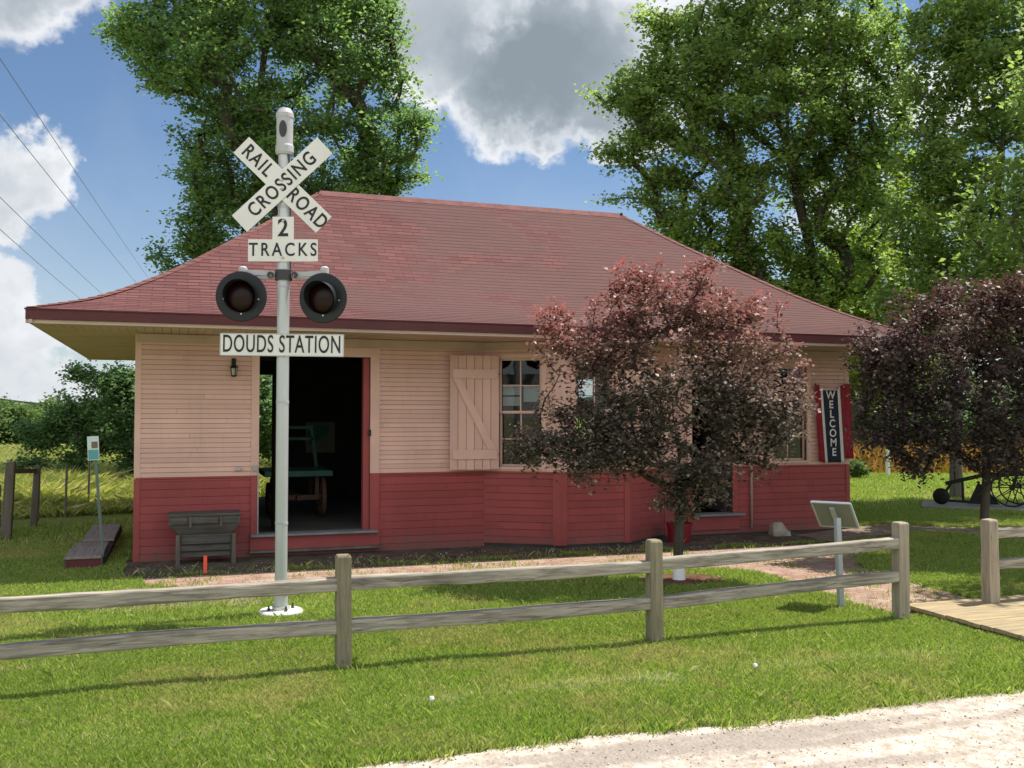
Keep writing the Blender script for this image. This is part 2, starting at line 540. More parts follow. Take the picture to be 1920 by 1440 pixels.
# ------------------------------------------------------------------ mesh helpers
class MB:
    def __init__(s):
        s.v = []
        s.f = []
        s.uv = []

    def quad(s, a, b, c, d, uv=None):
        i = len(s.v)
        s.v += [tuple(a), tuple(b), tuple(c), tuple(d)]
        s.f.append((i, i + 1, i + 2, i + 3))
        s.uv.append(uv)

    def poly(s, pts):
        i = len(s.v)
        s.v += [tuple(p) for p in pts]
        s.f.append(tuple(range(i, i + len(pts))))
        s.uv.append(None)

    def prism(s, base, top):
        n = len(base)
        i = len(s.v)
        s.v += [tuple(p) for p in base] + [tuple(p) for p in top]
        s.f.append(tuple(range(i + n - 1, i - 1, -1)))
        s.f.append(tuple(range(i + n, i + 2 * n)))
        for k in range(n):
            k2 = (k + 1) % n
            s.f.append((i + k, i + k2, i + n + k2, i + n + k))
        s.uv += [None] * (n + 2)

    def box(s, x0, x1, y0, y1, z0, z1):
        s.prism([(x0, y0, z0), (x1, y0, z0), (x1, y1, z0), (x0, y1, z0)], [(x0, y0, z1), (x1, y0, z1), (x1, y1, z1), (x0, y1, z1)])

    def bar(s, p, q, wd, ht, up=(0, 0, 1)):
        """rectangular bar p->q, wd sideways, ht along up"""
        p, q, up = Vector(p), Vector(q), Vector(up)
        d = (q - p).normalized()
        side = d.cross(up)
        if side.length < 1e-4:
            side = d.cross(Vector((1, 0, 0)))
        side.normalize()
        u = side.cross(d).normalized()
        c = [side * (-wd / 2) + u * (-ht / 2), side * (wd / 2) + u * (-ht / 2), side * (wd / 2) + u * (ht / 2), side * (-wd / 2) + u * (ht / 2)]
        s.prism([p + k for k in c], [q + k for k in c])

    def tube(s, pts, rad, n=8, caps=True):
        pts = [Vector(p) for p in pts]
        rad = [rad] * len(pts) if not hasattr(rad, '__len__') else rad
        rings = []
        prev = None
        for k, p in enumerate(pts):
            d = (pts[min(k + 1, len(pts) - 1)] - pts[max(k - 1, 0)]).normalized()
            a = d.orthogonal() if prev is None else (prev - d * prev.dot(d))
            a = a.normalized() if a.length > 1e-5 else d.orthogonal().normalized()
            prev = a
            b = d.cross(a)
            i = len(s.v)
            for j in range(n):
                t = 2 * math.pi * j / n
                s.v.append(tuple(p + (a * math.cos(t) + b * math.sin(t)) * rad[k]))
            rings.append(i)
        for r0, r1 in zip(rings, rings[1:]):
            for j in range(n):
                j2 = (j + 1) % n
                s.f.append((r0 + j, r0 + j2, r1 + j2, r1 + j))
                s.uv.append(None)
        if caps:
            s.f.append(tuple(range(rings[0] + n - 1, rings[0] - 1, -1)))
            s.f.append(tuple(range(rings[-1], rings[-1] + n)))
            s.uv += [None, None]

    def lathe(s, prof, c=(0, 0, 0), n=20, axis=(0, 0, 1)):
        """prof: [(radius, height)] around axis through c"""
        ax = Vector(axis).normalized()
        a = ax.orthogonal().normalized()
        b = ax.cross(a)
        c = Vector(c)
        rings = []
        for r_, h in prof:
            i = len(s.v)
            for j in range(n):
                t = 2 * math.pi * j / n
                s.v.append(tuple(c + ax * h + (a * math.cos(t) + b * math.sin(t)) * max(r_, 1e-4)))
            rings.append(i)
        for r0, r1 in zip(rings, rings[1:]):
            for j in range(n):
                j2 = (j + 1) % n
                s.f.append((r0 + j, r0 + j2, r1 + j2, r1 + j))
                s.uv.append(None)

    def build(s, name, m, parent=None, smooth=False, bevel=0.0, loc=None):
        me = bpy.data.meshes.new(name)
        me.from_pydata(s.v, [], s.f)
        if any(u is not None for u in s.uv):
            ul = me.uv_layers.new(name="UVMap")
            k = 0
            for f, u in zip(s.f, s.uv):
                for j in range(len(f)):
                    ul.data[k].uv = u[j] if u is not None else (0, 0)
                    k += 1
        me.update()
        if smooth:
            me.polygons.foreach_set('use_smooth', [True] * len(me.polygons))
        o = bpy.data.objects.new(name, me)
        me.materials.append(m)
        COL.objects.link(o)
        if parent is not None:
            o.parent = parent
            # geometry is written in world space: undo the parent's own placement
            o.matrix_parent_inverse = WORLD[parent.name].inverted() if parent.name in WORLD else Matrix()
        WORLD[o.name] = Matrix()
        if bevel:
            bv = o.modifiers.new('bevel', 'BEVEL')
            bv.width = bevel
            bv.segments = 2
            bv.limit_method = 'ANGLE'
        return o


WORLD = {}


def thing(name, label, cat, loc=(0, 0, 0), group=None, rz=0.0):
    o = bpy.data.objects.new(name, None)
    o.empty_display_size = .2
    COL.objects.link(o)
    o.location = loc
    o.rotation_euler = (0, 0, rz)
    WORLD[o.name] = Matrix.Translation(loc) @ Matrix.Rotation(rz, 4, 'Z')
    o['label'] = label
    o['category'] = cat
    if group:
        o['group'] = group
    return o


def tag(o, label=None, cat=None, group=None, kind=None):
    for k, v in (('label', label), ('category', cat), ('group', group), ('kind', kind)):
        if v:
            o[k] = v
    return o


def np_mesh(name, V, quads, m, parent=None, attrs=None, smooth=False):
    me = bpy.data.meshes.new(name)
    nv, nf = len(V), len(quads)
    k = quads.shape[1]
    me.vertices.add(nv)
    me.vertices.foreach_set('co', V.astype(np.float32).ravel())
    me.loops.add(nf * k)
    me.loops.foreach_set('vertex_index', quads.astype(np.int32).ravel())
    me.polygons.add(nf)
    me.polygons.foreach_set('loop_start', np.arange(0, nf * k, k, dtype=np.int32))
    me.polygons.foreach_set('loop_total', np.full(nf, k, dtype=np.int32))
    me.update(calc_edges=True)
    if smooth:
        me.polygons.foreach_set('use_smooth', np.ones(nf, dtype=bool))
    for an, av in (attrs or {}).items():
        a = me.attributes.new(an, 'FLOAT', 'POINT')
        a.data.foreach_set('value', av.astype(np.float32))
    me.materials.append(m)
    o = bpy.data.objects.new(name, me)
    COL.objects.link(o)
    if parent is not None:
        o.parent = parent
        o.matrix_parent_inverse = WORLD[parent.name].inverted()
    WORLD[o.name] = Matrix()
    return o


def text_mesh(name, body, size, m, parent, mw, sx=1.0, extrude=.002, spacing=1.0, bold=0.0, align='CENTER'):
    cu = bpy.data.curves.new(name, 'FONT')
    cu.body = body
    cu.size = size
    cu.extrude = extrude
    cu.offset = bold
    cu.align_x = align
    cu.align_y = 'CENTER'
    cu.space_character = spacing
    cu.resolution_u = 5
    tmp = bpy.data.objects.new(name + "_tmp", cu)
    COL.objects.link(tmp)
    dg = bpy.context.evaluated_depsgraph_get()
    me = bpy.data.meshes.new_from_object(tmp.evaluated_get(dg))
    bpy.data.objects.remove(tmp)
    me.name = name
    me.transform(mw @ Matrix.Diagonal((sx, 1, 1, 1)))
    me.materials.clear()
    me.materials.append(m)
    o = bpy.data.objects.new(name, me)
    COL.objects.link(o)
    o.parent = parent
    p = parent
    while p.parent is not None:
        p = p.parent
    o.matrix_parent_inverse = (WORLD[p.name] if p is parent else Matrix()).inverted()
    WORLD[o.name] = Matrix()
    return o


# ------------------------------------------------------------------ ground, road, paths
def sheet(name, pts, z, m, jitter=0.0, step=.12):
    """flat polygon sheet with an optionally ragged outline"""
    out = []
    n = len(pts)
    for i in range(n):
        a, b = Vector(pts[i]), Vector(pts[(i + 1) % n])
        L = (b - a).length
        k = max(1, int(L / step)) if jitter else 1
        nrm = Vector((-(b - a).y, (b - a).x)).normalized()
        for j in range(k):
            p = a.lerp(b, j / k)
            if jitter and j:
                p = p + nrm * random.gauss(0, jitter)
            out.append((p.x, p.y, z))
    mb = MB()
    mb.poly(out)
    o = mb.build(name, m)
    o['kind'] = 'structure'
    return o


ROAD_Y, ROAD_X = 5.46, 0
mb = MB()
mb.quad((-1500, -300, 0), (1500, -300, 0), (1500, 3000, 0), (-1500, 3000, 0))
mb.build("ground", M['ground'])['kind'] = 'structure'
road_edge = [(x, 5.44 + .05 * math.sin(x * .9) + .03 * math.sin(x * 2.7 + 1)) for x in np.arange(-30, 60, .5)]
sheet("gravel_road", [(-30, -2), (60, -2)] + road_edge[::-1], .004, M['gravel'], .022, .07)
FRONT_Y = 13.806
BRICK = [(-.3, 11.95), (.6, 11.3), (2.3, 11.45), (4.0, 11.15), (5.6, 11.0), (6.6, 10.85), (6.88, 10.5), (6.86, 9.3), (6.7, 8.4), (6.75, 7.7), (8.0, 7.7), (8.15, 8.6), (8.2, 9.6), (8.5, 10.6), (9.4, 11.6),
         (9.6, 12.5), (-.35, 12.5)]
sheet("brick_path", BRICK, .005, M['brick'], .03)
sheet("bare_dirt_patch", [(-.75, 10.45), (.9, 10.4), (1.3, 10.75), (.7, 11.5), (-.5, 11.9), (-1.0, 11.2)], .004, M['trackg'], .05)
sheet("bare_dirt_patch", [(5.9, 8.1), (6.6, 7.9), (6.75, 8.5), (6.4, 9.2), (5.95, 8.8)], .003, M['trackg'], .05)
sheet("dirt_strip", [(-.9, 12.44), (9.7, 12.44), (11.2, 12.7), (11.4, 13.3), (10.95, 14.6), (7.4, 14.6), (-.9, 14.0)], .0075, M['dirt'], .025)
sheet("gravel_walk", [(9.6, 12.55), (11.6, 13.1), (12.3, 12.6), (12.55, 11.6), (12.2, 10.2), (13.0, 10.0), (13.5, 11.8), (13.0, 13.3), (11.9, 14.2), (11.0, 13.95), (9.6, 13.4)], .0115, M['trackg'], .03)
sheet("mulch_bed", [(5.705 + .55 * math.cos(a), 10.25 + .42 * math.sin(a)) for a in np.linspace(0, 2 * math.pi, 14)[:-1]], .0135, M['mulch'], .03)
sheet("far_road", [(-60, 45.5), (8, 45.5), (8, 47.6), (-60, 47.6)], .004, M['gravel'])
# concrete slab under the plough
e1, e2 = Vector((.72, -.69)), Vector((.69, .72))
c0 = Vector((14.75, 16.3))
sp = [c0, c0 + e1 * 4.5, c0 + e1 * 4.5 + e2 * 1.35, c0 + e2 * 1.35]
mb = MB()
mb.prism([(p.x, p.y, 0) for p in sp], [(p.x, p.y, .06) for p in sp])
mb.build("concrete_slab", M['slab'], bevel=.01)['kind'] = 'structure'

# wooden ramp between the fence ends
ramp = thing("boardwalk", "low yellow plank walkway lying between the two fence ends", "boardwalk", (7.0, 6.9, 0))
for k in range(13):
    mb = MB()
    y = 6.08 + k * .142
    x0 = 6.93 + random.uniform(-.012, .012)
    mb.prism([(x0, y, .045), (8.75, y, .045), (8.75, y + .134, .045), (x0, y + .134, .045)],
             [(x0, y, .082 + random.uniform(-.003, .003)), (8.75, y, .082), (8.75, y + .134, .082), (x0, y + .134, .083)])
    mb.build("plank", M['platform'], ramp, bevel=.004)
for x in (7.05, 7.8, 8.6):
    mb = MB()
    mb.box(x - .045, x + .045, 6.1, 7.9, 0, .043)
    mb.build("joist", M['post'], ramp)

# ------------------------------------------------------------------ depot
XL, XR, YF, YB = -.485, 10.945, 13.806, 20.018
ZB, ZS = 1.105, 3.05          # belt line, soffit
A2, B2, C2, E2 = (4.385, YF), (5.37, 13.18), (6.46, 13.18), (7.40, YF)
depot = thing("railway_depot", "small pink and red clapboard station house with a flared red shingle hip roof", "station house", (5.2, 16.9, 0))

LAP_U, LAP_L = .066, .107


def wall_panel(up, lo, P, Q, z0, holes, zt=ZS):
    """lapped boards on the segment P->Q (outside on the right-hand side when walking P->Q), holes = [(s0,s1,z0,z1)]"""
    P, Q = Vector((*P, 0)), Vector((*Q, 0))
    L = (Q - P).length
    d = (Q - P) / L
    n = Vector((d.y, -d.x, 0))

    def course(mbx, za, zb, lip):
        cuts = sorted({0.0, L, *[min(max(s, 0), L) for h in holes for s in h[:2]]})
        joints = []
        q_ = random.uniform(.4, 3.5)
        while q_ < L:
            joints.append(q_)
            q_ += random.uniform(2.2, 4.2)
        cuts = sorted({*cuts, *[c for c in joints if all(abs(c - k) > .1 for k in cuts)]})
        for s0, s1 in zip(cuts, cuts[1:]):
            if s1 - s0 < 1e-4:
                continue
            if s1 in joints:
                s1 -= .0025
            mid = (s0 + s1) / 2
            lo_, hi_ = za, zb
            skip = False
            for h in holes:
                if h[0] < mid < h[1]:
                    if h[2] <= za + 1e-4 and h[3] >= zb - 1e-4:
                        skip = True
                    elif h[2] < zb and h[3] > za:
                        if h[2] > za:
                            hi_ = h[2]
                        else:
                            lo_ = h[3]
            if skip or hi_ - lo_ < .004:
                continue
            a, b = P + d * s0, P + d * s1
            j = random.uniform(-.002, .002)
            o0 = n * (lip + j)
            z0v, z1v = Vector((0, 0, lo_)), Vector((0, 0, hi_))
            k = Vector((0, 0, min(.012, (hi_ - lo_) * .3)))
            mbx.quad(a + z0v + o0, b + z0v + o0, b + z1v - k + o0 * .72, a + z1v - k + o0 * .72)
            mbx.quad(a + z1v - k + o0 * .72, b + z1v - k + o0 * .72, b + z1v, a + z1v)
            mbx.quad(b + z0v + o0, a + z0v + o0, a + z0v, b + z0v)
    z = z0
    while z < ZB - .02:
        course(lo, z, min(z + LAP_L, ZB), .012)
        z += LAP_L
    z = ZB + .02
    while z < zt - .02:
        course(up, z, min(z + LAP_U, zt), .016)
        z += LAP_U


def shell(mbx, P, Q, z0, z1, holes, t=.14, inset=.004):
    """solid wall slab behind the boards, with the same holes"""
    P, Q = Vector((*P, 0)), Vector((*Q, 0))
    L = (Q - P).length
    d = (Q - P) / L
    n = Vector((d.y, -d.x, 0))
    cs = sorted({0.0, L, *[s for h in holes for s in h[:2]]})
    zs = sorted({z0, z1, *[v for h in holes for v in h[2:]]})
    for s0, s1 in zip(cs, cs[1:]):
        for za, zb in zip(zs, zs[1:]):
            m_, zm = (s0 + s1) / 2, (za + zb) / 2
            if any(h[0] < m_ < h[1] and h[2] < zm < h[3] for h in holes):
                continue
            a, b = P + d * s0 - n * inset, P + d * s1 - n * inset
            c, e = b - n * t, a - n * t
            mbx.prism([a + Vector((0, 0, za)), b + Vector((0, 0, za)), c + Vector((0, 0, za)), e + Vector((0, 0, za))],
                      [a + Vector((0, 0, zb)), b + Vector((0, 0, zb)), c + Vector((0, 0, zb)), e + Vector((0, 0, zb))])


FD = (1.105, 2.655, .30, 2.79)     # freight door
PD = (7.895, 8.645, .36, 2.80)     # passenger door
W2 = (9.43, 10.10, 1.20, 2.78)     # right window
Lab = math.dist(A2, B2)
WA = (.225, .872, 1.195, 2.81)
WB = (.22, .87, 1.25, 2.81)
Lce = math.dist(C2, E2)
WC = (.33, .80, 1.25, 2.81)
up, lo, inn = MB(), MB(), MB()
segs = [((XL, YF), A2, 0.0, [(FD[0] - XL, FD[1] - XL, FD[2], FD[3])]),
        (A2, B2, .06, [WA]), (B2, C2, .06, [WB]), (C2, E2, .06, [WC]),
        (E2, (XR, YF), .03, [(PD[0] - E2[0], PD[1] - E2[0], PD[2], PD[3]), (W2[0] - E2[0], W2[1] - E2[0], W2[2], W2[3])]),
        ((XR, YF), (XR, YB), .02, [(1.25, 2.35, 1.1, 2.78)]),
        ((XR, YB), (XL, YB), .02, [(XR - 1.93, XR - .95, .30, 2.75), (2.0, 2.8, 1.2, 2.78)]),
        ((XL, YB), (XL, YF), .02, [])]
for P, Q, z0, hl in segs:
    wall_panel(up, lo, P, Q, z0, hl)
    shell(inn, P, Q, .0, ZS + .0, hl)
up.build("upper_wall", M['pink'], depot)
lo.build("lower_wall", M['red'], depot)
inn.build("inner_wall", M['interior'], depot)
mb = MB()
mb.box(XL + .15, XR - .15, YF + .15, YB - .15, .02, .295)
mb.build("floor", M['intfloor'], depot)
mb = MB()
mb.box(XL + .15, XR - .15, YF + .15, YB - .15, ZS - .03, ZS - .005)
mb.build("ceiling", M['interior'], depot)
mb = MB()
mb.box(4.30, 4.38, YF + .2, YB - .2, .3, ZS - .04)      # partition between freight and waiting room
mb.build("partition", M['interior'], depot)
mb = MB()
mb.box(XL + .03, XR - .03, YF + .03, YB - .03, -.05, .015)
mb.build("foundation", M['found'], depot)

# belt drip board and corner boards
mb, mr = MB(), MB()


def strip(mbx, P, Q, z0, z1, out, s0=None, s1=None, back=0.0):
    P, Q = Vector((*P, 0)), Vector((*Q, 0))
    L = (Q - P).length
    d = (Q - P) / L
    n = Vector((d.y, -d.x, 0))
    a = P + d * (s0 if s0 is not None else 0)
    b = P + d * (s1 if s1 is not None else L)
    pts = [a + n * back, a + n * out, b + n * out, b + n * back]
    mbx.prism([p + Vector((0, 0, z0)) for p in pts][::-1], [p + Vector((0, 0, z1)) for p in pts][::-1])


for P, Q, s0, s1 in [((XL, YF), A2, 0, FD[0] - XL - .105), ((XL, YF), A2, FD[1] - XL + .135, 4.87), (A2, B2, .0, Lab), (B2, C2, 0, 1.09), (C2, E2, 0, Lce),
                     (E2, (XR, YF), 0, PD[0] - E2[0] - .1), (E2, (XR, YF), PD[1] - E2[0] + .1, XR - E2[0])]:
    mr = MB()
    strip(mr, P, Q, ZB - .004, ZB + .018, .026, s0, s1)
    mr.build("belt_moulding", M['redtrim'], depot)
for (x, y, sx) in ((XL, YF, 1), (XR, YF, -1)):
    for pm, z0, z1 in (('pinktrim', ZB + .019, ZS), ('redtrim', .01, ZB - .005)):
        x0, x1 = (x - .021, x + .055) if sx > 0 else (x - .055, x + .021)
        mbx = MB()
        mbx.box(x0, x1, y - .021, y + .05, z0, z1)
        mbx.build("corner_board", M[pm], depot)
# bay posts
for (P, Q, s0, s1) in [(B2, C2, -.01, .085), (B2, C2, 1.09 - .075, 1.10), (A2, B2, Lab - .12, Lab), (C2, E2, 0, .07), (E2, (XR, YF), 0.0, .05)]:
    for pm, z0, z1 in (('redtrim', .05, ZB - .006), ('pinktrim', ZB + .02, ZS - .122)):
        cb = MB()
        strip(cb, P, Q, z0, z1, .021 if P is not A2 else .0215, s0, s1)
        cb.build("corner_board", M[pm], depot)
# frieze under the soffit
fz = MB()
for P, Q in [((XL, YF), A2), (A2, B2), (B2, C2), (C2, E2), (E2, (XR, YF))]:
    strip(fz, P, Q, 2.93, ZS - .002, .03)
fz.build("frieze_board", M['tan'], depot)


# freight door casing, jamb, threshold
fd = MB()
fd.box(1.0, FD[0] - .001, YF - .03, YF + .02, ZB + .02, 2.925)
fd.box(FD[1] + .001, 2.79, YF - .03, YF + .02, ZB + .02, 2.925)
fd.box(FD[0] - .001, FD[1] + .001, YF - .03, YF + .02, FD[3], 2.925)
d_f = fd.build("door_frame", M['pinktrim'], depot, bevel=.003)
fr = MB()
fr.box(1.0, FD[0] - .001, YF - .03, YF + .02, .10, ZB + .018)
fr.box(FD[1] + .001, 2.79, YF - .03, YF + .02, .10, ZB + .018)
fr.box(.995, 2.795, YF - .05, YF - .005, .10, .285)
o = fr.build("lower_casing", M['redtrim'], d_f, bevel=.003)
jb = MB()
jb.box(FD[1] - .09, FD[1] - .002, YF + .03, YF + .16, .305, FD[3] - .01)
jb.build("jamb", M['redtrim'], d_f)
hg = MB()
hg.box(FD[1] - .03, FD[1] + .012, YF - .036, YF - .028, 1.66, 1.75)
hg.build("latch_plate", M['black'], d_f)
sl_ = MB()
sl_.box(1.0, 2.76, YF - .13, YF + .14, .286, .318)
sl_.build("threshold", M['sill'], depot, bevel=.004)
ap = MB()
ap.box(.98, 2.8, YF - .16, YF - .02, .075, .10)
ap.build("step_board", M['found'], depot)
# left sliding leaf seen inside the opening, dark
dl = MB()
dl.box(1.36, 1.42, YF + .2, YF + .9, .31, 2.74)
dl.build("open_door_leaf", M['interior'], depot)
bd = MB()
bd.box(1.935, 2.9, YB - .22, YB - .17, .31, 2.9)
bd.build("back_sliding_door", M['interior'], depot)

# passenger door
pf = MB()
pf.box(PD[0] - .10, PD[0] - .001, YF - .03, YF + .02, ZB + .02, 2.925)
pf.box(PD[1] + .001, PD[1] + .10, YF - .03, YF + .02, ZB + .02, 2.925)
pf.box(PD[0] - .001, PD[1] + .001, YF - .03, YF + .02, PD[3], 2.925)
p_f = pf.build("door_frame", M['pinktrim'], depot, bevel=.003)
pr = MB()
pr.box(PD[0] - .10, PD[0] - .001, YF - .03, YF + .02, .10, ZB + .018)
pr.box(PD[1] + .001, PD[1] + .10, YF - .03, YF + .02, .10, ZB + .018)
pr.box(PD[0] - .1, PD[1] + .12, YF - .05, YF - .008, .10, .33)
pr.build("lower_casing", M['redtrim'], p_f, bevel=.003)
ps = MB()
ps.box(PD[0] - .06, PD[1] + .16, YF - .16, YF + .14, .332, .365)
ps.build("threshold", M['sill'], depot, bevel=.004)
pd_ = MB()
pd_.box(PD[1] - .05, PD[1] - .005, YF + .15, YF + .86, .37, 2.76)
pd_.build("open_door", M['interior'], depot)

# downpipe
dp = MB()
dp.tube([(8.99, YF - .045, .1), (8.99, YF - .045, 2.95)], .022, 10)
dp.build("downpipe", M['conduit'], depot, smooth=True)


def window(P, Q, hole, muntin_cols=2, notices=(), wide=.075, sill_ext=.03):
    P3, Q3 = Vector((*P, 0)), Vector((*Q, 0))
    d = (Q3 - P3).normalized()
    n = Vector((d.y, -d.x, 0))
    s0, s1, z0, z1 = hole

    def slab(mbx, sa, sb, za, zb, o0, o1):
        pts = [P3 + d * sa + n * o1, P3 + d * sb + n * o1, P3 + d * sb + n * o0, P3 + d * sa + n * o0]
        mbx.prism([p + Vector((0, 0, za)) for p in pts], [p + Vector((0, 0, zb)) for p in pts])
    f = MB()
    slab(f, s0 - wide, s0, ZB + .03, z1 + .06, -.01, .028)
    slab(f, s1, s1 + wide, ZB + .03, z1 + .06, -.01, .028)
    slab(f, s0, s1, z1, z1 + .06, -.01, .0275)
    slab(f, s0, s1, ZB + .031, z0 - .04, -.01, .0265)
    slab(f, s0 - .001, s1 + .001, z0 - .04, z0, -.01, .045)
    wf = f.build("window", M['pinktrim'], depot, bevel=.002)
    zm = (z0 + z1) / 2
    for za, zb, o in ((zm - .012, z1, -.022), (z0, zm + .012, -.055)):
        sh = MB()
        b = .034
        slab(sh, s0, s0 + b, za, zb, o - .03, o)
        slab(sh, s1 - b, s1, za, zb, o - .03, o)
        slab(sh, s0 + b, s1 - b, za, za + b, o - .03, o - .001)
        slab(sh, s0 + b, s1 - b, zb - b, zb, o - .03, o - .001)
        for k in range(1, muntin_cols):
            sx = s0 + (s1 - s0) * k / muntin_cols
            slab(sh, sx - .009, sx + .009, za + b, zb - b, o - .025, o - .004)
        slab(sh, s0 + b, s1 - b, (za + zb) / 2 - .008, (za + zb) / 2 + .008, o - .024, o - .006)
        sh.build("sash", M['pinktrim'], wf)
        g = MB()
        pts = [P3 + d * (s0 + b) + n * (o - .015), P3 + d * (s1 - b) + n * (o - .015)]
        g.quad(pts[0] + Vector((0, 0, za + b)), pts[1] + Vector((0, 0, za + b)), pts[1] + Vector((0, 0, zb - b)), pts[0] + Vector((0, 0, zb - b)))
        g.build("pane", M['glass'], wf)
    for (sa, sb, za, zb, off) in notices:
        g = MB()
        slab(g, sa, sb, za, zb, -off - .003, -off)
        g.build("notice", M['paper'], wf)
    return wf


window(A2, B2, WA, 2, [(.255, .53, 2.26, 2.42, .10), (.255, .53, 2.10, 2.235, .10), (.575, .84, 2.16, 2.40, .10)])
window(B2, C2, WB, 2, [(.30, .40, 1.33, 1.47, .09), (.44, .54, 1.42, 1.62, .09), (.62, .80, 1.31, 1.37, .09)])
window(C2, E2, WC, 1)
window((E2), (XR, YF), (W2[0] - E2[0], W2[1] - E2[0], W2[2], W2[3]), 2)
# clear side and rear openings glazed
for P, Q, h in (((XR, YF), (XR, YB), (1.25, 2.35, 1.1, 2.78)), ((XR, YB), (XL, YB), (2.0, 2.8, 1.2, 2.78))):
    window(P, Q, h, 2)

# plank shutter, swung open to the left of the bay window
sh = MB()
pL, pR = Vector((3.815, 13.70, 0)), Vector((4.545, 13.60, 0))
dd = (pR - pL)
ds = dd.normalized()
nn = Vector((ds.y, -ds.x, 0))
nb = 6
for k in range(nb):
    a, b = pL + dd * (k / nb) + ds * .003, pL + dd * ((k + 1) / nb) - ds * .003
    pts = [a + nn * .0, b + nn * .0, b - nn * .025, a - nn * .025]
    sh.prism([p + Vector((0, 0, 1.155 + .004 * (k % 2))) for p in pts], [p + Vector((0, 0, 2.845)) for p in pts])
shut = sh.build("shutter", M['pink'], depot, bevel=.003)
for z0, z1 in ((1.31, 1.45), (2.50, 2.64)):
    bt = MB()
    a, b = pL + ds * .04, pR - ds * .03
    pts = [a + nn * .024, b + nn * .024, b + nn * .001, a + nn * .001]
    bt.prism([p + Vector((0, 0, z0)) for p in pts], [p + Vector((0, 0, z1)) for p in pts])
    bt.build("batten", M['pinktrim'], shut, bevel=.003)
br = MB()
a0, a1 = pL + ds * .045, pR - ds * .17
w0 = .12
top = [a0 + Vector((0, 0, 2.498)), a0 + ds * w0 + Vector((0, 0, 2.498)), a1 + ds * w0 + Vector((0, 0, 1.452)), a1 + Vector((0, 0, 1.452))]
br.prism([p + nn * .001 for p in top][::-1], [p + nn * .023 for p in top][::-1])
br.build("brace", M['pinktrim'], shut)
for z in (2.57, 1.38):
    hn = MB()
    hn.tube([pR + Vector((0, 0, z)), Vector((4.50, 13.70, z))], .012, 6)
    hn.build("hinge", M['darkmetal'], shut)

# wall lantern
ln = MB()
lx, ly = .757, YF - .03
ln.tube([(lx, ly + .03, 2.69), (lx, ly - .05, 2.72), (lx, ly - .07, 2.66)], .009, 6)
ln.lathe([(.0, .075), (.02, .06), (.055, .025), (.058, .02)], (lx, ly - .07, 2.59), 8)
for a in range(4):
    t = a * math.pi / 2 + .4
    ln.bar((lx + .048 * math.cos(t), ly - .07 + .048 * math.sin(t), 2.61), (lx + .036 * math.cos(t), ly - .07 + .036 * math.sin(t), 2.50), .008, .008)
ln.lathe([(.0, -.02), (.03, -.015), (.045, 0), (.0, .004)], (lx, ly - .07, 2.50), 8)
ln.box(lx - .03, lx + .03, ly + .002, ly + .018, 2.6, 2.74)
lant = ln.build("wall_lantern", M['black'], depot)
lg = MB()
lg.lathe([(.0, -.005), (.034, 0), (.042, .09), (.0, .1)], (lx, ly - .07, 2.507), 8)
lg.build("lantern_glass", M['lampglass'], lant)
# little utility boxes
ub = MB()
ub.box(.79, .875, YF - .06, YF - .012, 1.195, 1.245)
ub.build("outlet_box", M['grey'], depot, bevel=.008)
ub = MB()
ub.box(1.02, 1.09, YF - .075, YF - .031, 1.19, 1.26)
ub.build("outlet_box", M['grey'], depot, bevel=.008)
cd = MB()
cd.tube([(1.096, YF - .04, 1.18), (1.096, YF - .04, .2)], .009, 6)
cd.build("conduit", M['grey'], depot)

# ---- roof: flared hip, built course by course
OV = 1.194
EX0, EX1, EY0, EY1 = XL - OV, XR + OV, YF - OV, YB + OV
HS, HD = 4.027, (EY1 - EY0) / 2
PT = [0, .1275, .195, .29, .38, .4775, .6175, .7775, 1.0]
PZ = [3.225, 3.385, 3.495, 3.715, 3.93, 4.205, 4.635, 5.12, 5.855]


def zprof(t):
    return float(np.interp(t, PT, PZ))


def smooth_z(t):
    return sum(zprof(min(max(t + k * .03, 0), 1)) + (0 if 0 <= t + k * .03 <= 1 else (t + k * .03 - min(max(t + k * .03, 0), 1)) * (1.2 if t < .5 else 3.3)) for k in (-2, -1, 0, 1, 2)) / 5


def rp(t, side, lift=0.0):
    """two end points of the ring at t on one side (0 front, 1 right, 2 back, 3 left)"""
    x0, x1, y0, y1 = EX0 + HS * t, EX1 - HS * t, EY0 + HD * t, EY1 - HD * t
    z = smooth_z(t) + lift
    c = [(x0, y0, z), (x1, y0, z), (x1, y1, z), (x0, y1, z)]
    return Vector(c[side]), Vector(c[(side + 1) % 4])


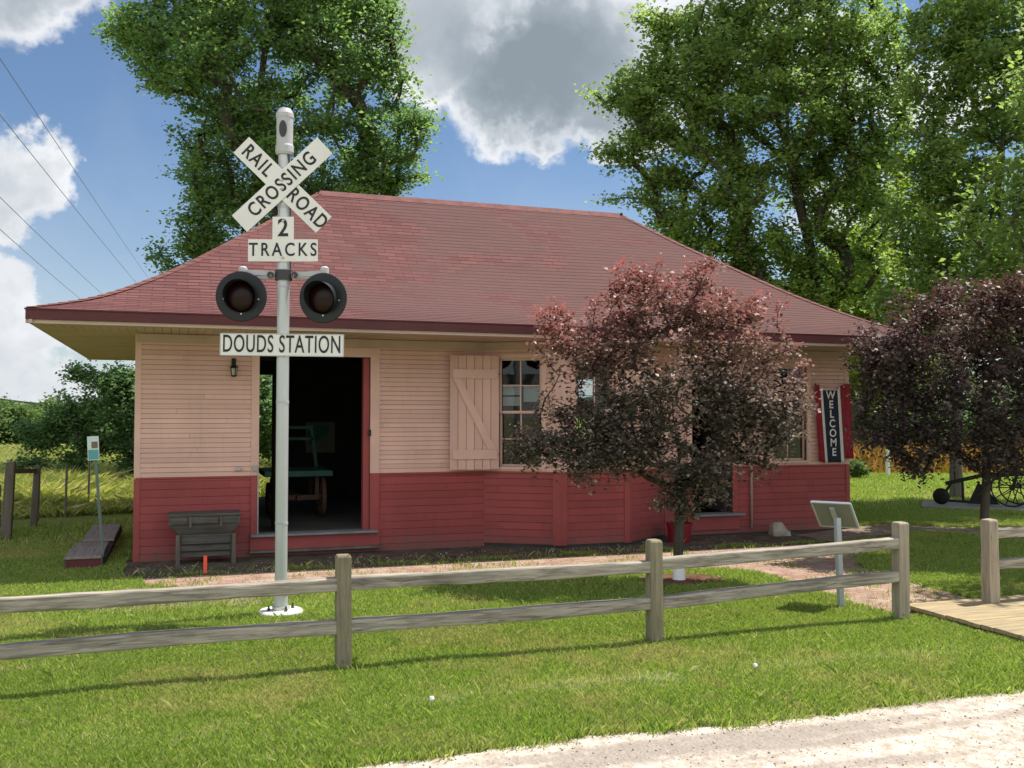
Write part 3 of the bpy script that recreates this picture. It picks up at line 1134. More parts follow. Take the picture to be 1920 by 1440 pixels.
rf = MB()
NC = 44
for side in range(4):
    run = 0.0
    wav = 0
    for k in range(NC):
        t0, t1 = k / NC, (k + 1) / NC
        a, b = rp(t0, side, .004)
        c, d = rp(t1, side, .0)
        dl_ = ((c + d) / 2 - (a + b) / 2).length
        along = (b - a).normalized()
        ua, ub_ = a.dot(along), b.dot(along)
        uc, ud = c.dot(along), d.dot(along)
        nseg = max(1, int((b - a).length / .8))
        for j in range(nseg):
            f0, f1 = j / nseg, (j + 1) / nseg
            p0, p1, p2, p3 = a.lerp(b, f0), a.lerp(b, f1), c.lerp(d, f1), c.lerp(d, f0)
            sg = .012 * math.sin((p0.x + p0.y) * .9 + side) * math.sin(t0 * 3.1)
            sg2 = .012 * math.sin((p1.x + p1.y) * .9 + side) * math.sin(t0 * 3.1)
            off0, off1 = Vector((0, 0, sg)), Vector((0, 0, sg2))
            v0, v1 = k * .115, (k + 1) * .115
            rf.quad(p0 + off0, p1 + off1, p2 + off1, p3 + off0, [(p0.dot(along), v0), (p1.dot(along), v0), (p2.dot(along), v1), (p3.dot(along), v1)])
            dn = Vector((0, 0, -.004))
            rf.quad(p0 + off0 + dn, p1 + off1 + dn, p1 + off1, p0 + off0, [(p0.dot(along), v0), (p1.dot(along), v0), (p1.dot(along), v0), (p0.dot(along), v0)])
roof = rf.build("roof", M['shingle'], depot)
cp = MB()
for side in range(4):
    ts = np.linspace(0.0, 1, 40)
    for t0, t1 in zip(ts, ts[1:]):
        a0, a1 = rp(t0, side, .016), rp(t1, side, .010)
        b0, b1 = rp(t0, (side - 1) % 4, .016), rp(t1, (side - 1) % 4, .010)
        da, db = (a0[1] - a0[0]).normalized() * .11, (b0[0] - b0[1]).normalized() * .11
        cp.quad(a0[0], a0[0] + da, a1[0] + da, a1[0])
        cp.quad(a0[0] + db, a0[0], a1[0], a1[0] + db)
a, b = rp(1, 0, .012)
q0, q1 = rp(.965, 0, .010), rp(.965, 2, .010)
for k in range(36):
    p0, p1 = a.lerp(b, k / 36), a.lerp(b, (k + 1.02) / 36)
    up2 = Vector((0, 0, .004))
    for yy, zz in ((q0[0].y, q0[0].z), (q1[0].y, q1[0].z)):
        r0, r1 = Vector((p0.x, yy, zz)), Vector((p1.x, yy, zz))
        (cp.quad(r0, r1, p1 + up2, p0) if yy < p0.y else cp.quad(r1, r0, p0, p1 + up2))
cp.build("ridge_cap", M['cap'], roof)
# fascia, trim, soffit
fa, tr_, sf = MB(), MB(), MB()
for (x0, y0, x1, y1) in ((EX0, EY0, EX1, EY0), (EX1, EY0, EX1, EY1), (EX1, EY1, EX0, EY1), (EX0, EY1, EX0, EY0)):
    strip(fa, (x0, y0), (x1, y1), 3.098, 3.212, -.004, back=-.03)
    strip(tr_, (x0, y0), (x1, y1), 3.052, 3.096, -.034, back=-.075)
fas = fa.build("fascia", M['fascia'], depot)
tr_.build("fascia_trim", M['tan'], depot)
ed = MB()
strip(ed, (EX0, EY0), (EX1, EY0), 3.213, 3.228, .012, -.012, EX1 - EX0 + .012, back=-.05)
strip(ed, (EX1, EY0), (EX1, EY1), 3.2125, 3.2275, .0115, 0, None, back=-.05)
strip(ed, (EX0, EY1), (EX0, EY0), 3.2125, 3.2275, .0115, 0, None, back=-.05)
ed.build("drip_edge", M['fascia'], depot)
for k in range(int((EX1 - EX0) / .105)):       # soffit boards across the front and back eaves
    x = EX0 + .05 + k * .105
    if x + .1 > EX1 - .05:
        break
    for y0, y1 in ((EY0 + .075, YF + .02), (YB - .02, EY1 - .075)):
        sf.box(x, x + .099, y0, y1, 3.055, 3.075)
for k in range(int((YB - YF) / .105)):
    y = YF + .022 + k * .105
    for x0, x1 in ((EX0 + .075, XL + .02), (XR - .02, EX1 - .075)):
        sf.box(x0, x1, y, y + .099, 3.055, 3.075)
sf.build("soffit", M['tan'], depot)

# ------------------------------------------------------------------ things in and around the depot
# baggage cart inside
ct = thing("baggage_cart", "green baggage cart with spoked wheels standing inside the dark freight room", "cart", (2.0, 16.2, .296))
mb = MB()
mb.box(1.35, 2.42, 15.7, 16.9, .97, 1.06)
mb.build("deck", M['green_paint'], ct, bevel=.006)
mb = MB()
for x in (1.78, 2.30):
    mb.bar((x, 16.75, 1.06), (x - .1, 16.75, 1.78), .055, .05, (0, 1, 0))
mb.bar((1.66, 16.75, 1.55), (2.24, 16.75, 1.55), .05, .05)
mb.bar((1.70, 16.72, 1.74), (2.2, 16.72, 1.74), .05, .05)
mb.build("end_rack", M['green_paint'], ct)
for x in (1.5, 2.28):
    for y, r_ in ((15.95, .33), (16.7, .26)):
        mb = MB()
        mb.lathe([(r_ - .05, -.03), (r_, -.03), (r_, .03), (r_ - .05, .03), (r_ - .05, -.03)], (x, y, .3 + r_), 24, (1, 0, 0))
        mb.lathe([(.0, -.05), (.045, -.05), (.045, .05), (.0, .05)], (x, y, .3 + r_), 12, (1, 0, 0))
        for a in range(8):
            t = a * math.pi / 4
            mb.bar((x, y, .3 + r_), (x, y + (r_ - .03) * math.cos(t), .3 + r_ + (r_ - .03) * math.sin(t)), .025, .025, (1, 0, 0))
        mb.build("wheel", M['rustwood'], ct)
mb = MB()
mb.box(1.45, 2.33, 15.93, 15.99, .58, .66)
mb.box(1.45, 2.33, 16.67, 16.73, .52, .60)
mb.bar((1.9, 15.8, .62), (1.9, 16.9, .62), .07, .07)
for x in (1.6, 2.2):
    mb.box(x - .03, x + .03, 15.93, 15.99, .66, .97)
    mb.box(x - .03, x + .03, 16.67, 16.73, .60, .97)
mb.build("axle_frame", M['rustwood'], ct)
ps_ = thing("wall_poster", "tan poster with a green blot on the dark rear wall inside", "poster", (2.75, YB - .25, 1.5))
mb = MB()
mb.box(2.50, 3.08, YB - .25, YB - .235, 1.18, 1.80)
mb.build("sheet", M['papertan'], ps_)
mb = MB()
bl = [(2.53, 1.70), (2.66, 1.74), (2.80, 1.72), (2.86, 1.73), (2.97, 1.66), (2.93, 1.55), (2.84, 1.47), (2.76, 1.42), (2.66, 1.38), (2.55, 1.33)]
mb.prism([(x, YB - .251, z) for x, z in bl], [(x, YB - .254, z) for x, z in bl])
mb.build("printed_patch", M['papergreen'], ps_)

# WELCOME banner
bn = thing("welcome_banner", "red white and navy draped banner reading WELCOME on the wall's right end", "banner", (10.6, YF - .05, 1.2))


def cloth(name, x0t, x1t, x0b, x1b, zt0, zt1, zb0, zb1, m, y, par, folds=2, amp=.012):
    nx, nz = 10, 20
    V, Q = [], []
    for j in range(nz + 1):
        v = j / nz
        for i in range(nx + 1):
            u = i / nx
            x = (x0t + (x1t - x0t) * u) * (1 - v) + (x0b + (x1b - x0b) * u) * v
            z = (zt0 + (zt1 - zt0) * u) * (1 - v) + (zb0 + (zb1 - zb0) * u) * v
            V.append((x, y - amp - amp * math.sin(u * folds * 2 * math.pi + v * 1.5) * (.4 + .6 * v), z))
    for j in range(nz):
        for i in range(nx):
            a = j * (nx + 1) + i
            Q.append((a, a + 1, a + nx + 2, a + nx + 1))
    o = np_mesh(name, np.array(V), np.array(Q), m, par, smooth=True)
    so_ = o.modifiers.new('thick', 'SOLIDIFY')
    so_.thickness = .004
    return o


by = YF - .045
cloth("red_drape", 10.235, 10.345, 10.30, 10.43, 2.51, 2.46, 1.19, 1.16, M['bannerred'], by, bn)
cloth("white_stripe", 10.345, 10.40, 10.43, 10.49, 2.46, 2.40, 1.16, 1.14, M['bannerwhite'], by + .002, bn, 1, .006)
cloth("navy_panel", 10.40, 10.70, 10.49, 10.765, 2.385, 2.385, 1.16, 1.16, M['navy'], by + .004, bn, 1, .004)
cloth("white_stripe", 10.70, 10.755, 10.765, 10.83, 2.40, 2.46, 1.14, 1.16, M['bannerwhite'], by + .002, bn, 1, .006)
cloth("red_drape", 10.755, 10.955, 10.83, 11.01, 2.46, 2.52, 1.22, 1.22, M['bannerred'], by, bn)
panel = [o for o in bn.children if o.name.startswith('navy')][0]
for k, ch in enumerate("WELCOME"):
    z = 2.30 - k * .162
    x = 10.55 + (2.385 - z) * .065
    text_mesh("letter", ch, .185, M['bannerwhite'], panel, Matrix.Translation((x, by - .012, z)) @ Matrix.Rotation(R(90), 4, 'X'), .95, .002, 1, .004)
hk = MB()
hk.tube([(10.235, by - .01, 2.51), (10.4, by - .01, 2.39), (10.72, by - .01, 2.39), (10.955, by - .01, 2.52)], .006, 6)
hk.build("top_cord", M['bannerwhite'], bn)

# old wooden bin against the wall
bi = thing("wooden_bin", "old grey plank bin with a flaring top tray against the red wall", "wooden bin", (.38, 13.4, 0))
mb = MB()
yb, yf = 13.62, 13.28
mb.prism([(.07, yf + .06, .40), (.73, yf + .06, .40), (.73, yb, .40), (.07, yb, .40)], [(-.06, yf, .53), (.83, yf, .53), (.83, yb + .02, .53), (-.06, yb + .02, .53)])
mb.box(-.06, .83, yf, yb + .02, .532, .64)
mb.build("tray", M['oldwood_x'], bi, bevel=.006)
for x0, x1 in ((-.03, .17), (.22, .55), (.60, .79)):
    mb = MB()
    mb.box(x0, x1, yf - .014, yf - .001, .545, .635)
    mb.build("front_board", M['oldwood_x'], bi, bevel=.003)
for x in (.19, .575):
    mb = MB()
    mb.box(x, x + .03, yf - .03, yf - .0145, .50, .64)
    mb.build("cleat", M['oldwood_z'], bi, bevel=.003)
for z in (.17, .26):
    mb = MB()
    mb.box(.10, .71, yf + .068, yf + .0795, z, z + .012)
    mb.build("strap", M['iron'], bi)
mb = MB()
mb.box(-.07, .84, yf - .02, yb + .03, .642, .675)
mb.build("rim", M['oldwood_x'], bi, bevel=.004)
mb = MB()
mb.box(.09, .72, yf + .08, yb, .10, .385)
mb.box(.075, .735, yf + .07, yb, .37, .399)
mb.build("box", M['oldwood_x'], bi, bevel=.005)
for x in (.055, .755):
    for y in (yf + .06, yb - .06):
        mb = MB()
        mb.bar((x, y, 0), (x, y, .40), .05, .05, (0, 1, 0))
        mb.build("leg", M['oldwood_z'], bi)
# low plank ramp on the grass
rp_ = thing("plank_steps", "weathered low plank step frame lying on the grass at the depot's left corner", "wooden steps", (-1.1, 14.6, 0))


def hull_box(P, z0, z1):
    mbx = MB()
    mbx.prism([(x, y, z0) for x, y in P], [(x, y, z1) for x, y in P])
    return mbx


hull_box([(-1.30, 13.42), (-.86, 13.42), (-.86, 14.85), (-1.30, 14.85)], .13, .165).build("tread", M['stepwood'], rp_, bevel=.006)
hull_box([(-1.22, 15.0), (-.80, 15.0), (-.80, 16.9), (-1.22, 16.9)], .15, .19).build("tread", M['stepwood'], rp_, bevel=.006)
hull_box([(-1.28, 13.44), (-.88, 13.44), (-.88, 13.48), (-1.28, 13.48)], .02, .128).build("riser", M['fascia'], rp_)
for x, y, h in ((-1.27, 13.5, .13), (-.89, 13.5, .13), (-1.27, 14.75, .13), (-.89, 14.75, .13), (-1.19, 15.1, .15), (-.84, 15.1, .15), (-1.19, 16.8, .15), (-.84, 16.8, .15)):
    m1 = MB()
    m1.box(x - .035, x + .035, y - .035, y + .035, 0, h)
    m1.build("leg", M['oldwood_z'], rp_)
mb = MB()
mb.bar((-.84, 13.55, .09), (-.80, 16.8, .12), .04, .07)
mb.build("side_beam", M['iron'], rp_)

# small sign on a leaning post
ss = thing("small_sign", "small teal and white sign plate on a leaning green steel post", "sign", (-.85, 13.6, 0))
mb = MB()
mb.bar((-.85, 13.60, 0), (-.985, 13.62, 1.67), .035, .02, (0, 1, 0))
mb.build("post", M['greenpost'], ss)
ang = Matrix.Translation((-.988, 13.60, 1.53)) @ Matrix.Rotation(-YAW, 4, 'Z') @ Matrix.Rotation(R(-3), 4, 'Y')


def plate(mw, x0, x1, z0, z1, y0, y1):
    mbx = MB()
    b = [mw @ Vector(p) for p in ((x0, y0, z0), (x1, y0, z0), (x1, y1, z0), (x0, y1, z0))]
    t = [mw @ Vector(p) for p in ((x0, y0, z1), (x1, y0, z1), (x1, y1, z1), (x0, y1, z1))]
    mbx.prism(b, t)
    return mbx


pp = plate(ang, -.075, .075, -.155, .155, -.012, -.008).build("plate", M['palesign'], ss)
plate(ang, -.065, .065, -.145, -.02, -.0145, -.0125).build("picture", M['teal'], pp)
plate(ang, -.02, .06, .0, .085, -.0145, -.0125).build("picture", M['brown'], pp)

# orange marker
om = thing("marker_stake", "short bright orange marker stake in the ground in front of the bin", "marker", (.376, 12.5, 0))
mb = MB()
mb.box(.352, .394, 12.5, 12.506, .02, .235)
mb.build("flag", M['orange'], om)
mb = MB()
mb.box(.366, .374, 12.507, 12.512, 0, .2)
mb.build("stake", M['orange'], om)

# flower pot and stone
pt = thing("flower_pot", "glossy red plant tub behind the little tree's trunk by the bay", "plant tub", (7.36, 13.3, 0))
mb = MB()
mb.lathe([(.0, .0), (.165, .0), (.19, .27), (.205, .27), (.207, .305), (.18, .306), (.175, .25), (.0, .25)], (7.36, 13.25, 0), 24)
mb.build("tub", M['pot'], pt, smooth=False)
mb = MB()
mb.lathe([(.0, .0), (.175, .0)], (7.36, 13.25, .265), 16)
mb.build("soil", M['dirt'], pt)
for k in range(5):
    a = k * 1.3
    mb = MB()
    x, y = 7.36 + .08 * math.cos(a), 13.25 + .08 * math.sin(a)
    for j in range(5):
        t = j * 1.26 + k
        mb.poly([(x, y, .27), (x + .03 * math.cos(t - .4), y + .03 * math.sin(t - .4), .33), (x + .06 * math.cos(t), y + .06 * math.sin(t), .35), (x + .03 * math.cos(t + .4), y + .03 * math.sin(t + .4), .335)])
    mb.build("seedling", M['leaf_big'], pt)
mb = MB()
ring = [(9.12, 13.33), (9.46, 13.30), (9.50, 13.5), (9.15, 13.55)]
mb.prism([(*p, 0) for p in ring], [(9.13, 13.37, .235), (9.31, 13.37, .24), (9.33, 13.5, .22), (9.16, 13.52, .215)])
mb.box(9.34, 9.47, 13.35, 13.46, 0, .09)
st = mb.build("stone_block", M['stone'], bevel=.03)
tag(st, "pale limestone block lying at the foot of the red wall near the banner", "stone")

# ------------------------------------------------------------------ split-rail fence


def rail(name, p, q, h, par, d=.095):
    """a weathered rail, slightly bowed and uneven"""
    p, q = Vector(p), Vector(q)
    n = 14
    L = (q - p)
    side = Vector((-L.y, L.x, 0)).normalized()
    V, Fc = [], []
    ph = random.uniform(0, 6)
    bow = random.uniform(-.012, .012)
    for k in range(n + 1):
        f = k / n
        c = p.lerp(q, f)
        hh = h / 2 * (1 + .05 * math.sin(f * 9 + ph) + random.uniform(-.03, .03))
        z = bow * math.sin(f * math.pi) * 1.5 + random.uniform(-.0015, .0015)
        dy = d / 2 * (1 + random.uniform(-.06, .06))
        for sy, sz in ((-1, -1), (1, -1), (1, 1), (-1, 1)):
            V.append(c + side * (-sy * dy) + Vector((0, 0, z + sz * hh + random.uniform(-.002, .002))))
    mbx = MB()
    mbx.v = [tuple(v) for v in V]
    for k in range(n):
        for j in range(4):
            a, b = k * 4 + j, k * 4 + (j + 1) % 4
            mbx.f.append((a, b, b + 4, a + 4))
    mbx.f.append((3, 2, 1, 0))
    mbx.f.append((n * 4, n * 4 + 1, n * 4 + 2, n * 4 + 3))
    mbx.uv = [None] * len(mbx.f)
    return mbx.build(name, M['rail'], par, bevel=.014)


def post(x, y, h, s, par, m, lean=(0, 0)):
    mbx = MB()
    c = .018
    b = [(x - s / 2, y - s / 2), (x + s / 2, y - s / 2), (x + s / 2, y + s / 2), (x - s / 2, y + s / 2)]
    L = Vector((lean[0], lean[1], 0))
    zs = [-.03, h * .35, h * .7, h - c, h]
    sc = [1.0, 1.0 + random.uniform(-.02, .02), 1 + random.uniform(-.03, .02), .97, .80]
    rings = []
    for z, k in zip(zs, sc):
        i = len(mbx.v)
        for (bx, by_) in b:
            mbx.v.append((x + (bx - x) * k + L.x * z, y + (by_ - y) * k + L.y * z, z + random.uniform(-.004, .004) * (z > .1)))
        rings.append(i)
    for r0, r1 in zip(rings, rings[1:]):
        for j in range(4):
            mbx.f.append((r0 + j, r0 + (j + 1) % 4, r1 + (j + 1) % 4, r1 + j))
    mbx.f.append(tuple(range(rings[-1], rings[-1] + 4)))
    mbx.uv = [None] * len(mbx.f)
    return mbx.build("post", m, par, bevel=.008)


fe = thing("rail_fence", "long grey weathered two-rail wooden fence with three square posts in front of the depot", "fence", (2.6, 7.58, 0))
PX = [(-1.45, 7.57), (1.256, 7.566), (3.95, 7.55), (6.66, 7.64)]
PH = [.88, .895, .895, .945]
for (x, y), h, m, s in zip(PX, PH, ('post', 'post', 'post', 'postlight'), (.115, .115, .118, .12)):
    post(x, y, h, s, fe, M[m], (random.uniform(-.01, .01), 0))
RZ = [((.655, .667), (.32, .335)), ((.671, .666), (.34, .352)), ((.687, .744), (.347, .422))]
for k in range(3):
    a, b = PX[k], PX[k + 1]
    for z0, z1 in RZ[k]:
        rail("rail", (a[0] + .03, a[1], z0), (b[0] - .03, b[1], z1), .105, fe)
fe2 = thing("rail_fence", "short end of wooden rail fence at the right edge beyond the plank walkway", "fence", (9.2, 7.75, 0))
post(7.87, 7.73, .92, .125, fe2, M['postlight'], (-.012, 0))
post(10.6, 7.8, .92, .12, fe2, M['post'])
for z in (.772, .458):
    rail("rail", (7.9, 7.735, z), (10.57, 7.8, z + .01), .10, fe2)

# ------------------------------------------------------------------ interpretive panel
ip = thing("info_panel", "grey slanted lectern panel on one square post, seen from behind", "info sign", (6.44, 8.25, 0))
mb = MB()
mb.bar((6.44, 8.25, 0), (6.395, 8.24, .93), .055, .055, (0, 1, 0))
mb.build("post", M['pipegrey'], ip, bevel=.006)
e = Vector((.314, -.109, 0)) * 1.0 + Vector((-.08, -.23, 0))       # along the high edge, towards the right end
hc = Vector((6.33, 8.26, 1.078))
e = Vector((.33 * cR.x - .2 * cF.x, .33 * cR.y - .2 * cF.y, 0))
sdir = Vector((.19 * cR.x + .30 * cF.x, .19 * cR.y + .30 * cF.y, -.275))
nrm = e.cross(sdir).normalized()
if nrm.z < 0:
    nrm = -nrm
cc = [hc - e / 2, hc + e / 2, hc + e / 2 + sdir, hc - e / 2 + sdir]
mb = MB()
mb.prism([p for p in cc], [p + nrm * .012 for p in cc])
pn = mb.build("panel", M['signgrey'], ip)
mb = MB()
for p, q in zip(cc, cc[1:] + cc[:1]):
    mb.bar(p + nrm * .006, q + nrm * .006, .02, .022, nrm)
mb.build("frame", M['pipegrey'], pn)
mb = MB()
mid = (cc[0] + cc[1] + cc[2] + cc[3]) / 4
mb.bar(mid - sdir * .35 - nrm * .012, mid + sdir * .35 - nrm * .012, .05, .02, nrm)
mb.build("bracket", M['pipegrey'], ip)

# ------------------------------------------------------------------ railroad crossing signal
sx0, sy0 = 1.01, 9.82
sg = thing("crossing_signal", "silver railroad crossing pole with crossbuck, tracks sign and two dark lamps", "crossing signal", (sx0, sy0, 0))
SM = Matrix.Translation((sx0, sy0, 0)) @ Matrix.Rotation(-YAW, 4, 'Z')       # local x = right, y = away


def sp_(x, y, z):
    return SM @ Vector((x, y, z))


mb = MB()
mb.lathe([(.0, -.02), (.215, -.02), (.215, .035), (.2, .05), (.0, .052)], (sx0, sy0, 0), 28)
mb.build("base", M['concwhite'], sg)
mb = MB()
mb.lathe([(.075, .052), (.075, .075), (.068, .08), (.068, .2), (.060, .21), (.060, 4.62)], (sx0, sy0, 0), 20)
mb.lathe([(.0, .0525), (.085, .0525), (.085, .085), (.0, .086)], (sx0, sy0, 0), 20)
mb.build("pole", M['alum'], sg, smooth=False)
mb = MB()
mb.lathe([(.0685, .198), (.074, .2), (.074, .25), (.0605, .26)], (sx0, sy0, 0), 20)
mb.build("pole_collar", M['castgrey'], sg)
mb = MB()
mb.lathe([(.0, 4.575), (.078, 4.575), (.09, 4.60), (.09, 4.66), (.082, 4.68), (.082, 4.94), (.088, 4.95), (.088, 4.99), (.06, 5.04), (.0, 5.05)], (sx0, sy0, 0), 24)
bell = mb.build("bell_housing", M['castgrey'], sg, smooth=False)
mb = MB()
ov = [(.038 * math.cos(t), .085 * math.sin(t)) for t in np.linspace(0, 2 * math.pi, 22)[:-1]]
mb.prism([sp_(x, -.07, 4.82 + z) for x, z in ov], [sp_(x, -.0865 + .004 * (abs(x) / .038) ** 2, 4.82 + z) for x, z in ov])
mb.build("bell_opening", M['darkmetal'], bell)
# crossbuck blades
zc = 4.258


def blade(ang_, y, words, L=1.15, wd=.222):
    mw = SM @ Matrix.Translation((0, y, zc)) @ Matrix.Rotation(-ang_, 4, 'Y')
    b = plate(mw, -L / 2, L / 2, -wd / 2, wd / 2, -.004, .004).build("crossbuck_blade", M['white'], sg, bevel=.001)
    for body, x, sz in words:
        text_mesh("lettering", body, sz, M['black'], b, mw @ Matrix.Translation((x, -.0062, 0)) @ Matrix.Rotation(R(90), 4, 'X'), .80, .0015, 1.18, .003)
    return b


blade(R(43), -.088, [("CROSSING", 0, .195)])
blade(R(-44), -.076, [("RAIL", -.345, .195), ("ROAD", .345, .195)])
# 2 TRACKS
mw = SM @ Matrix.Translation((.008, -.072, 0))
mb = MB()
prof = [(-.345, 3.495), (.345, 3.495), (.345, 3.715), (.105, 3.715), (.105, 3.94), (-.105, 3.94), (-.105, 3.715), (-.345, 3.715)]
mb.prism([mw @ Vector((x, 0, z)) for x, z in prof], [mw @ Vector((x, .006, z)) for x, z in prof])
tk = mb.build("tracks_plate", M['white'], sg)
text_mesh("lettering", "2", .245, M['black'], tk, mw @ Matrix.Translation((0, -.002, 3.822)) @ Matrix.Rotation(R(90), 4, 'X'), .9, .0015, 1, .004)
text_mesh("lettering", "TRACKS", .185, M['black'], tk, mw @ Matrix.Translation((0, -.002, 3.607)) @ Matrix.Rotation(R(90), 4, 'X'), .80, .0015, 1.35, .002)
# station name
mw = SM @ Matrix.Translation((.005, -.072, 2.665)) @ Matrix.Rotation(R(.6), 4, 'Y')
nm = plate(mw, -.605, .605, -.104, .104, 0, .012).build("name_plate", M['white'], sg)
mb = plate(mw, -.61, .61, .1045, .112, -.004, .014)
for a_ in ((-.61, .61, -.112, -.1045), (-.612, -.6055, -.112, .112), (.6055, .612, -.112, .112)):
    q_ = plate(mw, *a_, -.004, .014)
    i0 = len(mb.v)
    mb.v += q_.v
    mb.f += [tuple(i + i0 for i in f) for f in q_.f]
    mb.uv += q_.uv
mb.build("edging", M['castgrey'], nm)
text_mesh("lettering", "DOUDS STATION", .245, M['black'], nm, mw @ Matrix.Translation((0, -.003, 0)) @ Matrix.Rotation(R(90), 4, 'X'), .57, .0015, 1.08, .0015)
for x, z, y in ((0, 4.30, -.094), (0, 4.215, -.094), (.008, 3.90, -.075), (.008, 3.53, -.075)):
    mb = MB()
    mb.lathe([(.0, .008), (.013, .007), (.015, .0)], sp_(x, y, z), 8, SM.to_3x3() @ Vector((0, -1, 0)))
    mb.build("bolt", M['castgrey'], sg)
for a_ in range(4):
    t = a_ * math.pi / 2 + .3
    mb = MB()
    mb.lathe([(.016, .05), (.016, .075), (.009, .076), (.009, .10), (.0, .101)], (sx0 + .125 * math.cos(t), sy0 + .125 * math.sin(t), 0), 6)
    mb.build("anchor_bolt", M['darkmetal'], sg)
mb = MB()
mb.tube([sp_(.05, -.05, 4.58), sp_(.067, -.03, 4.4), sp_(.068, -.02, 3.75), sp_(.07, -.02, 3.42)], .008, 6)
mb.build("cable", M['darkmetal'], sg)
for z in (.9, 2.1, 3.25, 4.05):
    mb = MB()
    mb.lathe([(.0605, -.012), (.0635, -.012), (.0635, .012), (.0605, .012)], (sx0, sy0, z), 20)
    mb.build("band", M['castgrey'], sg)
# lamp arm
mb = MB()
za = 3.365
mb.bar(sp_(-.42, -.005, za + .03), sp_(-.07, -.005, za + .015), .04, .05)
mb.bar(sp_(.07, -.005, za + .005), sp_(.42, -.005, za + .02), .04, .05)
mb.tube([sp_(-.40, 0, za - .03), sp_(-.16, 0, za - .02), sp_(-.10, -.05, za - .01)], .02, 8)
mb.tube([sp_(.40, 0, za - .03), sp_(.16, 0, za - .02), sp_(.10, -.05, za - .01)], .02, 8)
arm = mb.build("lamp_arm", M['castgrey'], sg)
mb = MB()
mb.lathe([(.0605, -.05), (.085, -.05), (.085, .05), (.0605, .05)], (sx0, sy0, za), 20)
for x in (-.12, .12):
    mb.lathe([(.0, -.03), (.032, -.03), (.032, .03), (.0, .03)], sp_(x, -.03, za), 10, SM.to_3x3() @ Vector((0, 1, 0)))
mb.build("clamp", M['darkmetal'], arm)
for x in (-.405, .41):
    mb = MB()
    mb.lathe([(.0, -.03), (.042, -.03), (.042, .045), (.025, .06), (.0, .06)], sp_(x, 0, za + .03), 14)
    mb.build("junction_cap", M['castgrey'], arm, smooth=False)
for x, yawl, pz in ((-.40, R(4), 3.145), (.415, R(-12), 3.130)):
    ax = (SM.to_3x3() @ Matrix.Rotation(yawl, 3, 'Z') @ Vector((0, -1, -.04))).normalized()
    c = sp_(x, -.06, pz)
    mb = MB()
    mb.lathe([(.0, -.02), (.10, -.02), (.18, .0), (.245, .006), (.25, .012), (.25, .02), (.24, .022), (.17, .018), (.158, .018)], c, 40, ax)
    dsc = mb.build("lamp_disc", M['target_disc'], sg, smooth=True)
    mb = MB()                                  # hood: tube whose lower part is cut away towards the front
    right = ax.cross(Vector((0, 0, 1))).normalized()
    upv = right.cross(ax)
    n = 36
    for rr, flip in ((.158, False), (.153, True)):
        for j in range(n):
            t0, t1 = 2 * math.pi * j / n, 2 * math.pi * (j + 1) / n

            def ln_(t):
                return .03 + .15 * (.5 + .5 * math.sin(t)) ** .7
            p = [c + ax * .012 + (right * math.cos(t0) + upv * math.sin(t0)) * rr, c + ax * .012 + (right * math.cos(t1) + upv * math.sin(t1)) * rr,
                 c + ax * ln_(t1) + (right * math.cos(t1) + upv * math.sin(t1)) * rr, c + ax * ln_(t0) + (right * math.cos(t0) + upv * math.sin(t0)) * rr]
            mb.quad(*(p[::-1] if flip else p))
    mb.build("hood", M['target_disc'], dsc, smooth=True)
    mb = MB()
    mb.lathe([(.0, .05), (.06, .045), (.11, .03), (.145, .012), (.152, .0)], c + ax * .012, 30, ax)
    mb.build("lens", M['lens'], dsc, smooth=True)
    for t in (-.15, math.pi * 1.5, math.pi + .15):
        mb = MB()
        pc = c + ax * .02 + (right * math.cos(t) + upv * math.sin(t)) * .172
        mb.lathe([(.0, .006), (.008, .006), (.008, .0)], pc, 8, ax)
        mb.build("bolt", M['alum'], dsc)
    mb = MB()
    mb.lathe([(.0, -.16), (.08, -.15), (.10, -.1), (.10, -.018)], c, 20, ax)
    mb.build("lamp_housing", M['target_disc'], dsc, smooth=True)

# ------------------------------------------------------------------ overhead wires
for k, (p, q, lab) in enumerate([((0, 110, 22), (270, 510, 60), "thin dark overhead wire, highest and steepest of the four crossing the sky"),
                                 ((0, 215, 26), (255, 530, 60), "thin dark overhead wire, second from the top at the left edge"),
                                 ((0, 370, 34), (190, 550, 65), "thin dark overhead wire, third from the top at the left edge"),
                                 ((0, 430, 40), (150, 560, 68), "thin dark overhead wire, lowest of the four at the left edge")]):
    a, b = Vector(at(*p)), Vector(at(*q))
    d = b - a
    mb = MB()
    pts = []
    for f in np.linspace(-.6, 1.6, 40):
        v = a + d * float(f)
        v.z += .18 * (f * f - f)
        pts.append(v)
    mb.tube(pts, .010 + .002 * k, 5)
    o = mb.build("overhead_wire", M['wire'])
    tag(o, lab, "cable", "overhead wires")


